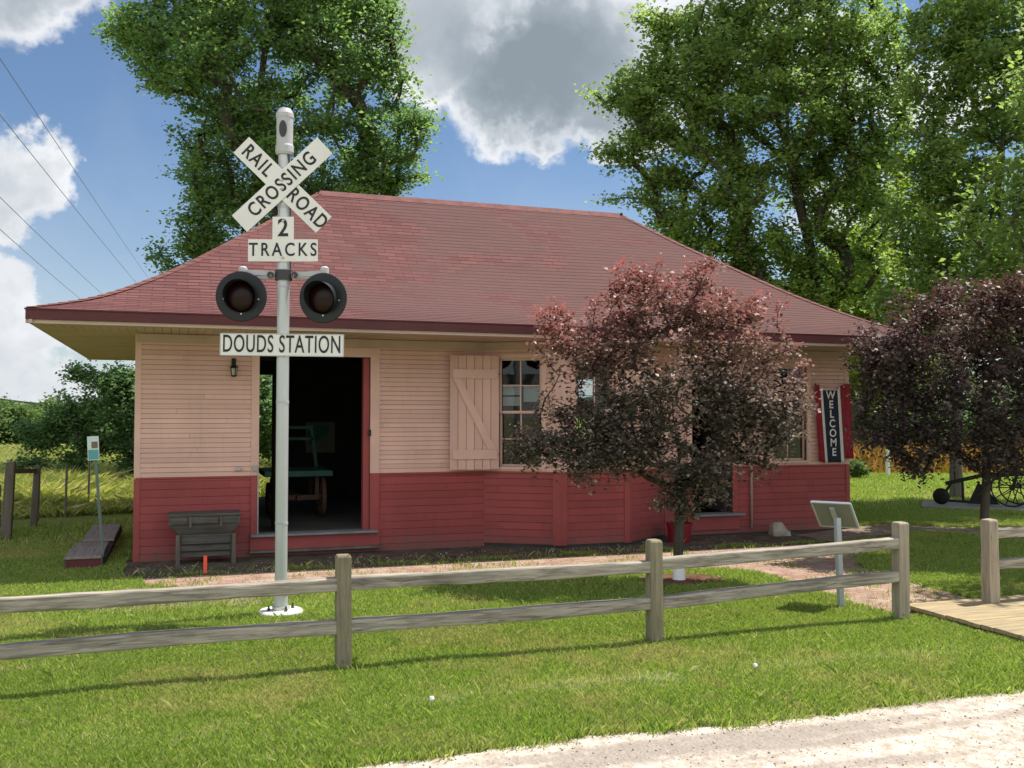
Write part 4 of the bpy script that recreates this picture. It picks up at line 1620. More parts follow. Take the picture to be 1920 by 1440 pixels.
# ------------------------------------------------------------------ trees
def grow(base, trunk_pts, lobes, ntips, trunk_r, seed, min_r=.010, shell=.5, droop=0.0, cp=.0):
    """skeleton: nodes (pos, parent, radius) + spray list (tip position, direction)"""
    g = np.random.default_rng(seed)
    pos = [np.array(base, float)]
    par = [-1]
    for p in trunk_pts:
        a = pos[-1]
        for f in (.33, .67, 1.0):
            pos.append(a + (np.array(p, float) - a) * f + g.normal(0, .02, 3))
            par.append(len(pos) - 2)
    first = 3
    wts = np.array([(l[3] * l[4] * l[5]) ** .58 for l in lobes])
    wts /= wts.sum()
    tips = []
    for _ in range(ntips):
        l = lobes[g.choice(len(lobes), p=wts)]
        v = g.normal(0, 1, 3)
        v /= np.linalg.norm(v)
        r_ = shell + (1 - shell) * g.random() ** .7
        tips.append(np.array(l[:3]) + v * r_ * np.array(l[3:6]))
    tips = np.array(tips)
    top = np.array(trunk_pts[0])
    tips = tips[np.argsort(np.linalg.norm(tips - top, axis=1))]
    ends = []
    for tp in tips:
        P = np.array(pos)
        dv = tp - P
        dist = np.linalg.norm(dv, axis=1)
        pen = dist + 1.1 * np.maximum(0, P[:, 2] - tp[2] + .2 * dist * (1 - cp))
        pen[:first] += 1e6
        i = int(np.argmin(pen))
        a = P[i]
        L = dist[i]
        k = max(2, int(L / .5))
        prev = i
        bend = g.normal(0, .06 * L, 3)
        bend[2] = abs(bend[2]) * .6 - droop * L * .1
        for j in range(1, k + 1):
            f = j / k
            p = a + (tp - a) * f + bend * math.sin(f * math.pi)
            pos.append(p)
            par.append(prev)
            prev = len(pos) - 1
        ends.append((prev, (tp - a) / max(L, 1e-3)))
    n = len(pos)
    r2 = np.zeros(n)
    for e, _ in ends:
        r2[e] += min_r ** 2
    for i in range(n - 1, 0, -1):
        r2[i] = max(r2[i], min_r ** 2)
        r2[par[i]] += r2[i] * 0.96
    rad = np.sqrt(r2)
    rad *= trunk_r / rad[1]
    rad = np.maximum(rad, min_r * .5)
    rad[0] = rad[1] * 1.35
    return np.array(pos), np.array(par), rad, ends


def skeleton_mesh(pos, par, rad, sides=5, cut=0.0):
    V, Fq = [], []
    for i in range(1, len(pos)):
        if rad[i] < cut:
            continue
        a, b = pos[par[i]], pos[i]
        d = b - a
        L = np.linalg.norm(d)
        if L < 1e-4:
            continue
        d /= L
        u = np.cross(d, [0.3, .1, 1.0] if abs(d[2]) < .9 else [1, 0, 0.2])
        u /= np.linalg.norm(u)
        v = np.cross(d, u)
        ra, rb = min(rad[par[i]], rad[i] * 1.5), rad[i]
        i0 = len(V)
        for c, rr in ((a - d * ra * .3, ra), (b, rb)):
            for j in range(sides):
                t = 2 * math.pi * j / sides
                V.append(c + (u * math.cos(t) + v * math.sin(t)) * rr)
        for j in range(sides):
            j2 = (j + 1) % sides
            Fq.append((i0 + j, i0 + j2, i0 + sides + j2, i0 + sides + j))
    return np.array(V), np.array(Fq)


def leaves(pos, par, ends, per, size, spread, seed, flat_=.6, young=None, upbias=.9, along=.9):
    g = np.random.default_rng(seed + 99)
    n = len(ends) * per
    tip = np.repeat(np.array([pos[e] for e, _ in ends]), per, axis=0)
    dr = np.repeat(np.array([d for _, d in ends]), per, axis=0)
    back = g.random(n) ** 1.3 * along - .18 * along
    c = tip - dr * back[:, None] + g.normal(0, 1, (n, 3)) * np.array([spread, spread, spread * flat_])
    nrm = g.normal(0, 1, (n, 3))
    nrm[:, 2] = np.abs(nrm[:, 2]) + upbias
    nrm /= np.linalg.norm(nrm, axis=1)[:, None]
    tx = g.normal(0, 1, (n, 3)) + dr * .8
    tx[:, 2] -= .35
    tx -= nrm * (tx * nrm).sum(1)[:, None]
    tx /= np.linalg.norm(tx, axis=1)[:, None]
    ty = np.cross(nrm, tx)
    s = size * (.6 + .7 * g.random(n))[:, None]
    V = np.empty((n, 4, 3))
    V[:, 0] = c - tx * s * .5
    V[:, 1] = c + ty * s * .36 + nrm * s * .10 - tx * s * .05
    V[:, 2] = c + tx * s * .5 - nrm * s * .08
    V[:, 3] = c - ty * s * .36 + nrm * s * .10 - tx * s * .05
    Q = np.arange(n * 4).reshape(n, 4)
    at_ = None
    if young == 'spray':
        tone = np.repeat(g.random(len(ends)), per)
        yv = np.clip((.30 - back) / .45, 0, 1) * .65 + tone ** 2 * .55 - .12  # young outer leaves paler; clump shading is also put into this colour
        at_ = {'young': np.repeat(np.clip(yv, 0, 1), 4)}
    elif young is not None:
        at_ = {'young': np.repeat(np.clip(young(c, back), 0, 1), 4)}
    return V.reshape(-1, 3), Q, at_


def tree(name, label, cat, base, trunk_pts, lobes, ntips, per, size, spread, trunk_r, lm, bm, seed, group=None, shell=.5, flat_=.6, min_r=.01, young=None, droop=0.0, cut=0.0, upbias=.9, along=.9, cp=.0):
    t = thing(name, label, cat, tuple(float(x) for x in base), group)
    pos, par, rad, ends = grow(base, trunk_pts, lobes, ntips, trunk_r, seed, min_r, shell, droop, cp)
    V, Q = skeleton_mesh(pos, par, rad, 6, cut)
    np_mesh("trunk", V, Q, bm, t, smooth=True)
    V, Q, a = leaves(pos, par, ends, per, size, spread, seed, flat_, young, upbias, along)
    np_mesh("crown", V, Q, lm, t, a)
    return t


def lobe(px, py, D, rx, ry, rz=None):
    """crown lobe measured in the photograph: centre pixel, distance, radius in pixels across/up; depth radius defaults to the mean"""
    c = at(px, py, D)
    k = D / F_PX
    return (*c, rx * k, (rz or (rx + ry) / 2) * k, ry * k)


# purple-leaved small tree in front of the depot
TB = np.array([5.705, 10.283, 0])
D1 = 11.57
lb = [lobe(1240, 680, D1, 190, 140), lobe(1080, 795, D1, 120, 75), lobe(1180, 800, D1, 120, 80), lobe(1110, 640, D1, 110, 80), lobe(1390, 690, D1, 110, 110), lobe(1240, 570, D1, 160, 60),
      lobe(1400, 820, D1, 80, 55), lobe(1030, 835, D1 - .2, 85, 36), lobe(1110, 855, D1 - .3, 90, 34), lobe(1420, 780, D1, 90, 70), lobe(1160, 850, D1, 90, 45), lobe(1355, 580, D1, 100, 55), lobe(1265, 870, D1 - .1, 70, 55), lobe(1340, 890, D1 - .3, 55, 60), lobe(1272, 935, D1 - .1, 32, 50),
      lobe(1480, 755, D1, 45, 35), lobe(1040, 600, D1, 50, 40), lobe(1180, 520, D1, 40, 35), lobe(1310, 520, D1, 45, 32), lobe(1440, 590, D1, 45, 40), lobe(985, 850, D1 - .2, 38, 14), lobe(1090, 875, D1 - .3, 40, 22), lobe(1430, 870, D1, 40, 25), lobe(1500, 700, D1, 25, 30), lobe(1230, 505, D1, 22, 24)]


def young1(c, back):
    h = (c[:, 2] - 1.7) / 1.7
    ax = np.hypot(c[:, 0] - TB[0], c[:, 1] - TB[1]) / 1.7
    return np.clip(h * .9 + ax * .45 - .42, 0, 1) * (.55 + .6 * np.clip(.3 - back, 0, .4) / .4)


t1 = tree("purple_tree", "small purple-leaved tree with red new growth and a white-wrapped trunk base before the depot", "tree", TB,
          [TB + (0.02, 0, .95), TB + (.0, 0, 1.5), TB + (-.05, 0, 2.2)], lb, 760, 46, .058, .06, .058, M['leaf_purple'], M['bark'], 11, None, .25, .7, .004, young1, .7, along=.5)
mb = MB()
mb.lathe([(.084, .0), (.078, .02), (.072, .2), (.07, .215)], TB, 12)
mb.build("trunk_guard", M['trunkwrap'], t1)
# purple tree at the right, leaves coloured darker for its shade
TB2 = np.array([10.68, 10.56, 0])
D2 = 13.45
lb2 = [lobe(1790, 700, D2, 180, 130), lobe(1690, 790, D2, 90, 75), lobe(1680, 660, D2, 80, 70), lobe(1880, 640, D2, 120, 100), lobe(1800, 590, D2, 130, 70), lobe(1900, 800, D2, 110, 90), lobe(1720, 850, D2, 50, 40), lobe(1640, 640, D2, 45, 35),
       lobe(1990, 700, D2, 110, 130), lobe(1800, 820, D2, 130, 60), lobe(1720, 720, D2, 110, 100), lobe(1650, 810, D2, 65, 50), lobe(1620, 700, D2, 40, 40), lobe(1960, 560, D2, 100, 60), lobe(1730, 570, D2, 60, 40), lobe(1900, 720, D2, 130, 130), lobe(1880, 860, D2, 80, 40), lobe(1645, 760, D2, 45, 60), lobe(1905, 560, D2, 60, 40), lobe(1810, 545, D2, 50, 40)]
tree("purple_tree", "purple-leaved tree beyond the right fence end, leaves coloured dark for its shade", "tree", TB2,
     [TB2 + (.0, 0, 1.0), TB2 + (.02, 0, 1.7), TB2 + (0, 0, 2.6)], lb2, 620, 52, .065, .07, .06, M['leaf_purple_shaded'], M['bark'], 12, None, .3, .8, .004,
     lambda c, b: np.clip((c[:, 2] - 2.2) / 1.8, 0, 1), .6, along=.55)
# big dark tree behind the left half of the roof
DL = 28.0
bL = np.array([4.2, 26.8, 0])
lbL = [lobe(500, 130, DL, 230, 150), lobe(330, 90, DL, 130, 85), lobe(640, 60, DL, 130, 110), lobe(620, 290, DL, 170, 120), lobe(430, 290, DL, 110, 120), lobe(740, 250, DL, 80, 75), lobe(500, 420, DL, 120, 90), lobe(400, 440, DL, 80, 70),
       lobe(250, 50, DL, 65, 40), lobe(300, 120, DL, 55, 45), lobe(720, 130, DL, 55, 40), lobe(790, 220, DL, 35, 18), lobe(740, 320, DL, 60, 40), lobe(700, 360, DL, 80, 40), lobe(350, 480, DL, 60, 35), lobe(500, -90, DL, 210, 150), lobe(610, -60, DL, 150, 120), lobe(380, -20, DL, 120, 80), lobe(600, 470, DL, 120, 60), lobe(335, 515, DL, 35, 20), lobe(390, 340, DL, 70, 70)]
tree("broadleaf_tree", "tall dense dark green tree rising behind the left end of the roof", "tree", bL,
     [bL + (0, 0, 4.0), np.array(at(480, 330, DL)), np.array(at(490, 150, DL)), np.array(at(510, -60, DL))], lbL, 760, 150, .13, .22, .30, M['leaf_big'], M['bark'], 21, None, .35, .55, .012, 'spray', along=.9)
# maple behind the right half of the roof
DR = 26.0
bR = np.array([17.0, 22.4, 0])
lbR = [lobe(1420, 180, DR, 190, 160), lobe(1290, 200, DR, 130, 110), lobe(1540, 150, DR, 140, 160), lobe(1310, 340, DR, 130, 90), lobe(1450, 380, DR, 150, 110), lobe(1330, 60, DR, 110, 80), lobe(1470, 10, DR, 170, 100), lobe(1180, 210, DR, 70, 55),
       lobe(1150, 290, DR, 40, 16), lobe(1190, 160, DR, 50, 45), lobe(1250, 30, DR, 50, 40), lobe(1280, 430, DR, 80, 60), lobe(1560, 330, DR, 100, 110), lobe(1440, 500, DR, 110, 70), lobe(1140, 385, DR, 18, 35), lobe(1130, 175, DR, 32, 18), lobe(1230, 130, DR, 30, 50), lobe(1240, 350, DR, 70, 40), lobe(1620, 60, DR, 90, 110),
       lobe(1480, -130, DR, 190, 120), lobe(1530, 530, DR, 90, 80), lobe(1225, 270, DR, 60, 50), lobe(1640, 220, DR, 70, 110), lobe(1620, 380, DR, 70, 80), lobe(1360, 470, DR, 110, 60), lobe(1600, 480, DR, 60, 60), lobe(1400, 100, DR, 200, 120), lobe(1250, 170, DR, 100, 80)]
tree("maple_tree", "tall maple with bright airy leaves behind the right half of the roof", "tree", bR,
     [bR + (-.3, 0, 3.6), np.array(at(1530, 500, DR)), np.array(at(1480, 300, DR)), np.array(at(1470, 60, DR))], lbR, 760, 125, .13, .20, .26, M['leaf_maple'], M['bark'], 31, None, .4, .55, .012, 'spray', along=.95)
# right-hand maple with the grey trunk beyond the plough
DF = 22.0
bF = np.array([17.3, 17.95, 0])
lbF = [lobe(1830, 130, DF, 130, 130), lobe(1900, 300, DF, 170, 150), lobe(1790, 330, DF, 90, 70), lobe(1900, 30, DF, 150, 120), lobe(2000, 150, DF, 160, 180), lobe(1840, 470, DF, 140, 80), lobe(1760, 50, DF, 45, 60), lobe(1980, 450, DF, 170, 110), lobe(1740, 480, DF, 70, 50),
       lobe(1900, -140, DF, 200, 130), lobe(1725, 270, DF, 45, 70), lobe(1860, 600, DF, 190, 80), lobe(1740, 400, DF, 70, 80), lobe(1720, 560, DF, 80, 70), lobe(1760, 160, DF, 60, 60), lobe(2120, 330, DF, 160, 200), lobe(2060, 600, DF, 150, 80)]
tree("maple_tree", "tall maple filling the upper right corner, grey trunk behind the old plough", "tree", bF,
     [bF + (0, 0, 2.8), np.array(at(1830, 560, DF)), np.array(at(1880, 300, DF)), np.array(at(1890, 30, DF))], lbF, 640, 115, .125, .20, .13, M['leaf_maple'], M['barkgrey'], 41, None, .35, .55, .012, 'spray', along=.9)
# nearer maple whose crown leans into the right edge and shades the purple tree
bN = np.array([16.2, 11.2, 0])
lbN = [(15.3, 11.6, 6.8, 2.2, 2.4, 2.2), (14.6, 11.0, 5.2, 2.0, 2.2, 1.3), (17.0, 11.3, 7.2, 2.6, 2.6, 2.6), (15.8, 12.6, 8.6, 2.0, 2.0, 1.8), (16.0, 9.6, 5.6, 2.0, 1.6, 1.6), (14.4, 13.0, 5.0, 1.6, 1.4, 1.2), (12.4, 9.0, 6.6, 1.9, 1.4, 1.0), (13.9, 9.6, 6.9, 1.8, 1.4, 1.2)]  # last two lobes out of view, added to shade the ground behind the fence
tree("maple_tree", "leafy maple overhanging from just outside the right edge of the view", "tree", bN,
     [bN + (0, 0, 2.6), bN + (-.2, .1, 5.0), bN + (-.3, .1, 7.5)], lbN, 320, 140, .12, .2, .20, M['leaf_maple'], M['barkgrey'], 43, None, .35, .6, .012, 'spray', along=.9)
# sunlit yellow-green trees further back between the two maples
for k, (px, py, D, rx, ry, lab) in enumerate([(1590, 530, 38, 130, 100, "sunlit yellow-green tree seen between the two big maples above the roof's right slope"),
                                               (1690, 430, 42, 120, 150, "sunlit yellow-green tree behind the right maple's trunk, its top the tallest of the pale pair")]):
    c = at(px, py, D)
    b = np.array([c[0], c[1], 0])
    k_ = D / F_PX
    lbs = [lobe(px, py, D, rx, ry), lobe(px - rx * .6, py + ry * .6, D, rx * .6, ry * .5), lobe(px + rx * .5, py + ry * .7, D, rx * .7, ry * .6), lobe(px + rx * .3, py - ry * .6, D, rx * .5, ry * .6), lobe(px, py + ry * 1.5, D, rx * .9, ry * .8)]
    tree("broadleaf_tree", lab, "tree", b, [b + (0, 0, c[2] * .4), b + (0, 0, c[2] * .8), c + (0, 0, ry * k_ * .5)], lbs, 170, 120, .19, .30, .2, M['leaf_bright'], M['bark'], 51 + k, "pale trees behind the maples", .35, .7, .012, cut=.012)
# drooping tree behind the depot's left wall
bD = np.array([.9, 23.6, 0])
DD = 23.6
lbD = [lobe(205, 735, DD, 60, 38), lobe(235, 705, DD, 40, 25), lobe(165, 780, DD, 60, 34), lobe(105, 800, DD, 45, 20), lobe(230, 800, DD, 55, 45), lobe(155, 835, DD, 40, 22), lobe(130, 890, DD, 18, 42), lobe(80, 830, DD, 34, 16), lobe(300, 790, DD, 110, 90), lobe(420, 760, DD, 120, 120), lobe(145, 700, DD, 26, 16), lobe(250, 870, DD, 26, 40), lobe(500, 780, DD, 60, 90), lobe(55, 868, DD, 26, 10), lobe(115, 745, DD, 24, 12), lobe(60, 800, DD, 24, 10)]
tree("broadleaf_tree", "low dark tree with drooping branches just left of the depot", "tree", bD,
     [bD + (0, 0, 1.6), bD + (-.3, 0, 2.6), np.array(at(240, 720, DD))], lbD, 560, 95, .10, .11, .16, M['leaf_big'], M['bark'], 61, None, .3, .8, .009, None, .9, along=.6)
# background hedgerow trees and bushes
BG = [(20, 800, 60, 75, 48, 'far', "bushy tree beyond the far road at the extreme left edge"), (90, 795, 64, 65, 48, 'far', "rounded bush beyond the far road, behind the leftmost drooping branches"),
      (165, 810, 62, 60, 40, 'far', "bush beyond the far road directly behind the small teal sign"), (-60, 800, 58, 70, 50, 'far', "bush beyond the far road outside the left edge"), (240, 815, 66, 60, 40, 'big', "dark bush beyond the far road beside the depot's left corner"),
      (1615, 770, 46, 60, 95, 'far', "green bushy tree beside the depot's right corner, behind the banner"), (1700, 770, 52, 70, 85, 'big', "dark bushy tree behind the left half of the dark purple tree"),
      (1790, 790, 54, 70, 75, 'far', "green bushy tree behind the dark purple tree, above the plough's wheel"), (1880, 780, 50, 75, 80, 'big', "dark bushy tree behind the right half of the dark purple tree"), (1960, 780, 56, 80, 85, 'far', "bushy tree just beyond the right edge"),
      (1590, 690, 62, 70, 90, 'far', "taller tree peeping above the roof's right eave corner"), (1745, 700, 64, 90, 110, 'far', "tall far tree behind the upper left of the dark purple tree"), (1880, 690, 66, 90, 120, 'far', "tall far tree behind the upper right of the dark purple tree"),
      (1540, 600, 60, 90, 110, 'far', "far green tree peeping over the roof's right slope"), (560, 800, 50, 60, 70, 'far', "green tree seen through the open back door")]
for k, (px, py, D, rx, ry, kind, lab) in enumerate(BG):
    c = at(px, py, D)
    b = np.array([c[0], c[1], 0])
    h = c[2] + ry * D / F_PX
    lbs = [lobe(px, py, D, rx * .8, ry * .8), lobe(px - rx * .5, py + ry * .25, D, rx * .55, ry * .6), lobe(px + rx * .5, py + ry * .2, D, rx * .5, ry * .6), lobe(px + rx * .1, py - ry * .5, D, rx * .5, ry * .5), lobe(px, py + ry * .75, D, rx * .8, ry * .5)]
    lbs = [(l[0], l[1], max(l[2], l[5] * .8 + .2), *l[3:]) for l in lbs]
    tree("bushy_tree", lab, "tree", b, [b + (0, 0, h * .35), b + (.1, 0, h * .7)], lbs, 90, 80, .24, .33, .12, M['leaf_' + kind], M['bark'], 70 + k, "trees beyond the lawn", .35, .8, .012, cut=.02)

# wooded ridge far off
mb = MB()
pts = []
N = 160
for k in range(N + 1):
    a = R(-50) + R(130) * k / N
    d = 420
    h = 7.5 + 3.5 * math.sin(k * .21) + 2.0 * math.sin(k * .53 + 1) + .8 * random.random()
    pts.append((d * math.sin(a), d * math.cos(a), h))
for p, q in zip(pts, pts[1:]):
    mb.quad((p[0], p[1], -1), (q[0], q[1], -1), q, p)
    mb.quad(p, q, (q[0] * 1.2, q[1] * 1.2, q[2] + 3), (p[0] * 1.2, p[1] * 1.2, p[2] + 3))
    mb.quad((p[0] * 1.2, p[1] * 1.2, p[2] + 3), (q[0] * 1.2, q[1] * 1.2, q[2] + 3), (q[0] * 1.3, q[1] * 1.3, -1), (p[0] * 1.3, p[1] * 1.3, -1))
mb.build("hills", M['farhill'])['kind'] = 'structure'

# ------------------------------------------------------------------ grass and meadow


def vnoise(x, y, seed=0, scale=1.0):
    x, y = x / scale, y / scale
    xi, yi = np.floor(x).astype(int), np.floor(y).astype(int)
    fx, fy = x - xi, y - yi
    fx, fy = fx * fx * (3 - 2 * fx), fy * fy * (3 - 2 * fy)

    def h(a, b):
        v = np.sin(a * 127.1 + b * 311.7 + seed * 17.3) * 43758.5453
        return v - np.floor(v)
    return (h(xi, yi) * (1 - fx) + h(xi + 1, yi) * fx) * (1 - fy) + (h(xi, yi + 1) * (1 - fx) + h(xi + 1, yi + 1) * fx) * fy


def in_poly(x, y, poly):
    r = np.zeros(len(x), bool)
    n = len(poly)
    for i in range(n):
        x1, y1 = poly[i]
        x2, y2 = poly[(i + 1) % n]
        c = ((y1 > y) != (y2 > y)) & (x < (x2 - x1) * (y - y1) / (y2 - y1 + 1e-12) + x1)
        r ^= c
    return r


cy_, sy_ = math.cos(YAW), math.sin(YAW)


def visible(x, y, m=.12):
    dep = x * sy_ + y * cy_
    xc = x * cy_ - y * sy_
    return (dep > 3) & (np.abs(xc / dep) < .53 + m)


def blades(name, x, y, h, wd, m, lean=.35, seed=5):
    g = np.random.default_rng(seed)
    n = len(x)
    a = g.random(n) * 2 * np.pi
    ln_ = g.normal(0, lean, (n, 2)) * h[:, None]
    dx, dy = np.cos(a) * wd / 2, np.sin(a) * wd / 2
    V = np.empty((n, 4, 3))
    V[:, 0] = np.stack([x - dx, y - dy, np.full(n, -.002)], 1)
    V[:, 1] = np.stack([x + dx, y + dy, np.full(n, -.002)], 1)
    V[:, 2] = np.stack([x + dx * .7 + ln_[:, 0] * .45, y + dy * .7 + ln_[:, 1] * .45, h * .6], 1)
    V[:, 3] = np.stack([x + ln_[:, 0], y + ln_[:, 1], h * (1 - .15 * np.abs(g.normal(0, 1, n))).clip(.4, 1)], 1)
    dry = np.clip((vnoise(x, y, 31, .7) * .5 + vnoise(x, y, 33, .22) * .35 + vnoise(x, y, 35, 2.2) * .35 - .66) * 2.2, 0, .85) + g.random(n) * .06
    return np_mesh(name, V.reshape(-1, 3), np.arange(n * 4).reshape(n, 4), m, None, {'young': np.repeat(dry, 4)})


def scatter(n, y0, y1, x0, x1, dens_fn=None):
    x = rng.uniform(x0, x1, n)
    y = y0 + (y1 - y0) * rng.random(n) ** 1.0
    keep = visible(x, y)
    keep &= ~(in_poly(x, y, BRICK) & (rng.random(n) < .985 - .10 * (vnoise(x, y, 41, .4) > .62)))
    keep &= ~((x > XL - .1) & (x < XR + .2) & (y > 12.55 + .1 * np.sin(x * 5)) & (y < YB))
    keep &= ~((x > 6.93) & (x < 8.8) & (y > 6.05) & (y < 7.9))
    keep &= np.hypot(x - 1.01, y - 9.82) > .215
    keep &= np.hypot((x - 5.705) / .55, (y - 10.25) / .42) > 1
    keep &= ~in_poly(x, y, [(9.6, 12.55), (11.6, 13.1), (12.3, 12.6), (12.55, 11.6), (12.2, 10.2), (13.0, 10.0), (13.5, 11.8), (13.0, 13.3), (11.9, 14.2), (11.0, 13.95), (9.6, 13.4)])
    keep &= ~in_poly(x, y, [(p.x, p.y) for p in sp])
    edge = 5.45 + .05 * np.sin(x * .9) + .03 * np.sin(x * 2.7 + 1) + (vnoise(x, y, 3, .16) - .5) * .10 + (vnoise(x, y, 4, .9) - .5) * .10 + rng.normal(0, .025, n)
    keep &= y > edge
    bare = in_poly(x, y, [(-.75, 10.45), (.9, 10.4), (1.3, 10.75), (.7, 11.5), (-.5, 11.9), (-1.0, 11.2)]) | in_poly(x, y, [(5.9, 8.1), (6.6, 7.9), (6.75, 8.5), (6.4, 9.2), (5.95, 8.8)])
    keep &= ~(bare & (rng.random(n) < .55))
    # worn stripe along the verge
    stripe = np.exp(-((y - 6.55 - .12 * (x - 2) / 4 - .1 * np.sin(x * .8)) / .22) ** 2) * (x > .2) * (x < 6.5)
    keep &= ~(rng.random(n) < stripe * .6)
    keep &= rng.random(n) < .35 + .75 * vnoise(x, y, 8, .35)
    return x[keep], y[keep]


xa, ya = scatter(1000000, 5.3, 9.6, -3.3, 11.5)
ha = .026 + .026 * vnoise(xa, ya, 1, .5) + .018 * rng.random(len(xa)) + .03 * (ya < 6.0) * rng.random(len(xa))
xb, yb_ = scatter(700000, 9.6, 16, -4, 18)
hb = .03 + .03 * vnoise(xb, yb_, 2, .6) + .02 * rng.random(len(xb))
xc_, yc_ = scatter(420000, 16, 34, -5, 32)
kc = ~((yc_ > 19.4 + .3 * xc_) & (xc_ < 1))
xc_, yc_ = xc_[kc], yc_[kc]
hc_ = .05 + .05 * rng.random(len(xc_))
xs, ys, hs = np.concatenate([xa, xb, xc_]), np.concatenate([ya, yb_, yc_]), np.concatenate([ha, hb, hc_])
wd = .0055 + .00075 * np.maximum(0, ys - 7)
g_o = blades("grass", xs, ys, hs, wd, M['blade'])
tag(g_o, "mown green lawn of short grass blades", "grass", kind="stuff")
# taller weeds along posts, wall and road edge
n = 2600
wx = np.concatenate([rng.normal(px_, .09, 90) for px_, _ in PX] + [rng.normal(7.87, .08, 60), rng.uniform(-.6, 9.5, 800), rng.uniform(-3, 8, 700)])
wy = np.concatenate([rng.normal(py_, .07, 90) for _, py_ in PX] + [rng.normal(7.73, .07, 60), 12.5 + rng.exponential(.12, 800), 5.52 + rng.exponential(.08, 700)])
tx_, ty_ = rng.uniform(-3, 9, 420), 5.5 + 5.5 * rng.random(420) ** 1.6
wx = np.concatenate([wx, (tx_[:, None] + rng.normal(0, .03, (420, 14))).ravel()])
wy = np.concatenate([wy, (ty_[:, None] + rng.normal(0, .03, (420, 14))).ravel()])
ok_ = ~((wx > 6.6) & (wy > 6.0) & (wy < 13)) & ~(in_poly(wx, wy, BRICK) & (wy < 12.3))
wx, wy = wx[ok_], wy[ok_]
k_ = rng.random(len(wx)) < .75
wx, wy = wx[k_], wy[k_]
wh = .04 + .09 * rng.random(len(wx)) ** 2
tag(blades("weeds", wx, wy, wh, .006, M['blade'], .45, 17), "taller weeds around the fence posts and along the paving", "weeds", kind="stuff")
# tall meadow to the left and prairie strip to the right
mx = rng.uniform(-9, 6, 200000)
my = 18.0 + 27 * rng.random(200000) ** 1.4
kk = (my > 20.2 + .25 * (mx + 2)) & visible(mx, my, .08) & (my < 45)
mx, my = mx[kk], my[kk]
mh = (.28 + .35 * vnoise(mx, my, 6, 1.3) + .2 * rng.random(len(mx))) * np.clip((my - 19.5) / 2.5, .35, 1)
tag(blades("meadow", mx, my, mh, .007 + .0004 * my, M['meadow'], .75, 23), "tall pale green meadow grass left of the depot", "meadow", kind="stuff")
qx = rng.uniform(16, 50, 90000)
qy = rng.uniform(24, 50, 90000)
dep = qx * sy_ + qy * cy_
kk = (dep > 31.5) & (dep < 42) & visible(qx, qy, .08)
qx, qy, dep = qx[kk], qy[kk], dep[kk]
qh = .45 + .5 * vnoise(qx, qy, 9, 1.5) + .25 * rng.random(len(qx))
tag(blades("prairie", qx, qy, qh * np.clip((dep - 31) / 2, .5, 1), .05, M['prairie'], .25, 29), "orange and yellow flowering prairie strip at the right", "prairie", kind="stuff")
# loose stones on the road and the brick apron
ns = 5200
gx = rng.uniform(-1, 8, ns)
gy = 5.5 - 2.2 * rng.random(ns) ** 1.2
gs = .003 + .007 * rng.random(ns) ** 3
gx2, gy2 = rng.uniform(-.5, 8.5, 1500), rng.uniform(10.6, 13.4, 1500)
gx, gy, gs = np.concatenate([gx, gx2]), np.concatenate([gy, gy2]), np.concatenate([gs, .004 + .012 * rng.random(1500) ** 3])
ns = len(gx)
octv = np.array([(1, 0, 0), (0, 1, 0), (-1, 0, 0), (0, -1, 0), (0, 0, .7), (0, 0, -.5)])
V = octv[None] * gs[:, None, None] * rng.uniform(.6, 1.3, (ns, 6, 1)) + np.stack([gx, gy, gs * .3 + .006], 1)[:, None, :]
tri = np.array([(0, 1, 4), (1, 2, 4), (2, 3, 4), (3, 0, 4), (1, 0, 5), (2, 1, 5), (3, 2, 5), (0, 3, 5)])
T = (tri[None] + (np.arange(ns) * 6)[:, None, None]).reshape(-1, 3)
_m, _t, _o = mat("loose_stones")
_g = _t.new('ShaderNodeNewGeometry')
principled(_t, _o, _t.ramp(_g.outputs['Random Per Island'], [(0, (.30, .25, .21)), (.5, (.50, .44, .37)), (1, (.70, .64, .55))]), .9)
tag(np_mesh("loose_gravel", V.reshape(-1, 3), T, _m), "loose pale stones scattered on the gravel road and paving", "gravel", kind="stuff")


# ------------------------------------------------------------------ small left and right details
def simple_post(name, label, cat, x, y, h, s, m, group=None, lean=0.0):
    mbx = MB()
    mbx.prism([(x - s, y - s, 0), (x + s, y - s, 0), (x + s, y + s, 0), (x - s, y + s, 0)],
              [(x - s * .9 + lean, y - s * .9, h), (x + s * .9 + lean, y - s * .9, h + .015), (x + s * .9 + lean, y + s * .9, h), (x - s * .9 + lean, y + s * .9, h - .01)])
    o_ = mbx.build(name, m, bevel=.01)
    tag(o_, label, cat, group)
    return o_


of = thing("rustic_fence", "old rustic fence of two grey posts and a gate board at the left edge", "fence", (-2.45, 17.5, 0))
for (x, y, h, s) in ((-2.49, 17.06, 1.2, .075), (-2.28, 18.47, 1.06, .055)):
    mb = MB()
    mb.prism([(x - s, y - s, 0), (x + s, y - s, 0), (x + s, y + s, 0), (x - s, y + s, 0)], [(x - s * .9 + .05, y - s, h), (x + s * .9 + .05, y - s, h + .02), (x + s * .9 + .05, y + s, h), (x - s * .9 + .05, y + s, h)])
    mb.build("post", M['oldwood_z'], of, bevel=.012)
mb = MB()
mb.bar((-2.45, 17.05, 1.06), (-2.24, 18.5, .98), .05, .075)
mb.build("rail", M['oldwood_x'], of)
for z in (.18, .42, .66):
    mb = MB()
    mb.box(-3.8, -2.57, 17.03, 17.07, z, z + .19)
    mb.build("gate_board", M['oldwood_x'], of, bevel=.005)
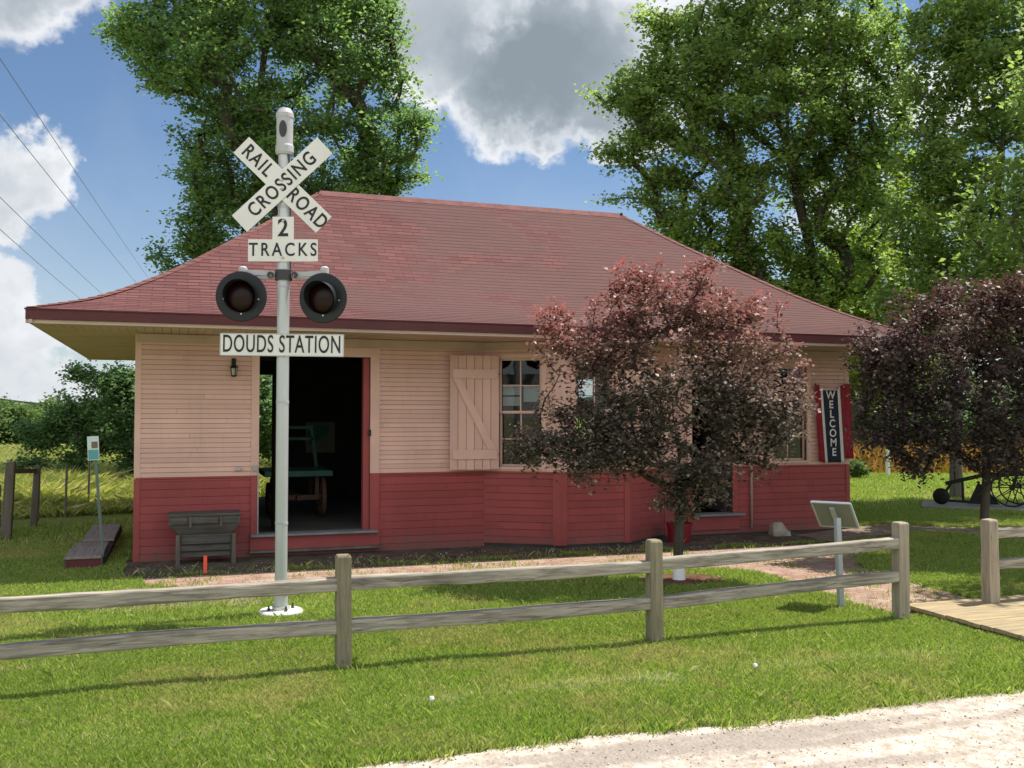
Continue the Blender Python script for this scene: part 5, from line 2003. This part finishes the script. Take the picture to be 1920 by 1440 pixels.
for x, y, h, lab in ((-1.944, 20.14, 1.0, "thin dark stake in the meadow edge, left of the teal sign"), (-1.617, 21.07, 1.05, "thin dark stake in the meadow edge nearest the teal sign's post"), (-2.35, 19.6, .9, "thin stake between the rustic fence's two posts")):
    simple_post("garden_stake", lab, "stake", x, y, h, .022, M['oldwood_z'], "stakes along the meadow", .02)
for (px, pb, ptp, lab) in ((1665, 892, 843, "white tube post on the lawn, nearest to the depot's corner"), (1745, 886, 862, "short white tube post, left of the grey tree trunk"), (1828, 866, 838, "white tube post right of the grey tree trunk"), (1577 + 60, 862, 832, "white tube post farthest left, behind the prairie strip")):
    d = ray(px, pb)
    tt = -CAM_H / d[2]
    P = d * tt + np.array([0, 0, CAM_H])
    h = (pb - ptp) * tt / F_PX
    mb = MB()
    mb.lathe([(.0, 0), (.07, 0), (.07, h), (.06, h), (.06, h - .1), (.0, h - .1)], (P[0], P[1], 0), 10)
    tag(mb.build("white_post", M['whitepost'], smooth=False), lab, "post", "white tube posts")
# little shrub on the lawn
pS = np.array([19.7, 24.45, 0])
tree("shrub", "small round green shrub on the sunny lawn right of the depot", "shrub", pS, [pS + (0, 0, .12), pS + (0, 0, .3)], [(pS[0], pS[1], .3, .36, .36, .26)], 60, 50, .07, .07, .03, M['leaf_far'], M['bark'], 91, None, .3, .8, .004, along=.2)
# dandelion clocks
for x, y in ((4.163, 6.345), (1.637, 6.32)):
    mb = MB()
    mb.tube([(x, y, 0), (x + .005, y, .075)], .0025, 5)
    lab = "white dandelion clock in the grass, the one further right" if x > 3 else "white dandelion clock in the grass, the one further left"
    df = thing("dandelion", lab, "flower", (x, y, 0), "dandelion clocks")
    mb.build("stem", M['blade'], df)
    mb = MB()
    mb.lathe([(.0, -.018), (.012, -.014), (.019, 0), (.013, .014), (.0, .019)], (x + .005, y, .088), 10)
    mb.build("seed_head", M['whitepost'], df)

# ------------------------------------------------------------------ old plough on the slab
pl = thing("old_plough", "black iron horse plough with a spoked wheel standing on the concrete slab", "plough", (16.2, 15.9, .06))
U = Vector((.72, -.69, 0))
N_ = Vector((.69, .72, 0))


def pp_(u, n_, z):
    v = Vector((15.35, 16.42, 0)) + U * u + N_ * n_
    return Vector((v.x, v.y, z))


mb = MB()
mb.lathe([(.0, -.02), (.10, -.015), (.175, .02), (.165, .03), (.09, .0), (.0, -.005)], pp_(.03, 0, .235), 20, N_ + U * .3)
mb.build("coulter_disc", M['iron'], pl, smooth=True)
for n_, u0 in ((.0, 1.38), (.75, 1.55)):
    mb = MB()
    r_ = .40
    mb.lathe([(r_ - .03, -.025), (r_, -.025), (r_, .025), (r_ - .03, .025), (r_ - .03, -.025)], pp_(u0, n_, .06 + r_), 30, N_)
    mb.lathe([(.0, -.05), (.055, -.05), (.055, .05), (.0, .05)], pp_(u0, n_, .06 + r_), 12, N_)
    for a in range(10):
        t = a * math.pi / 5
        mb.tube([pp_(u0, n_, .06 + r_), pp_(u0 + (r_ - .015) * math.cos(t), n_, .06 + r_ + (r_ - .015) * math.sin(t))], .011, 5)
    mb.build("wheel", M['iron'], pl)
mb = MB()
mb.bar(pp_(.12, .1, .50), pp_(.85, .1, .70), .06, .08)
mb.bar(pp_(.85, .1, .70), pp_(3.0, .1, .84), .06, .09)
mb.bar(pp_(.1, .12, .28), pp_(.25, .1, .55), .06, .05)
mb.bar(pp_(1.38, -.02, .46), pp_(1.55, .78, .46), .05, .05)
mb.bar(pp_(1.4, .1, .46), pp_(1.5, .1, .78), .06, .06)
mb.bar(pp_(.45, .1, .57), pp_(.46, .1, .14), .04, .05)
mb.bar(pp_(.15, .1, .14), pp_(1.0, .1, .12), .06, .05)
mb.build("beam_frame", M['iron'], pl)
mb = MB()
mb.prism([pp_(.55, .0, .1), pp_(1.15, .0, .1), pp_(1.0, .05, .3), pp_(.75, .02, .56)], [pp_(.55, .03, .1), pp_(1.15, .14, .1), pp_(1.0, .2, .3), pp_(.75, .05, .56)])
mb.build("mouldboard", M['iron'], pl)
for a, b in ((pp_(.32, .15, .55), pp_(.30, .15, .74)), (pp_(1.0, .2, .72), pp_(.72, .2, 1.12)), (pp_(1.6, .2, .75), pp_(1.95, .2, 1.15)), (pp_(1.35, .0, .75), pp_(1.3, .0, 1.1))):
    mb = MB()
    mb.tube([a, b], .016, 6)
    mb.build("lever", M['iron'], pl)
mb = MB()
mb.lathe([(.0, .0), (.12, .0), (.15, .03), (.0, .035)], pp_(1.75, .15, .98), 14)
mb.tube([pp_(1.7, .12, .8), pp_(1.75, .15, .98)], .02, 6)
mb.build("seat", M['iron'], pl)
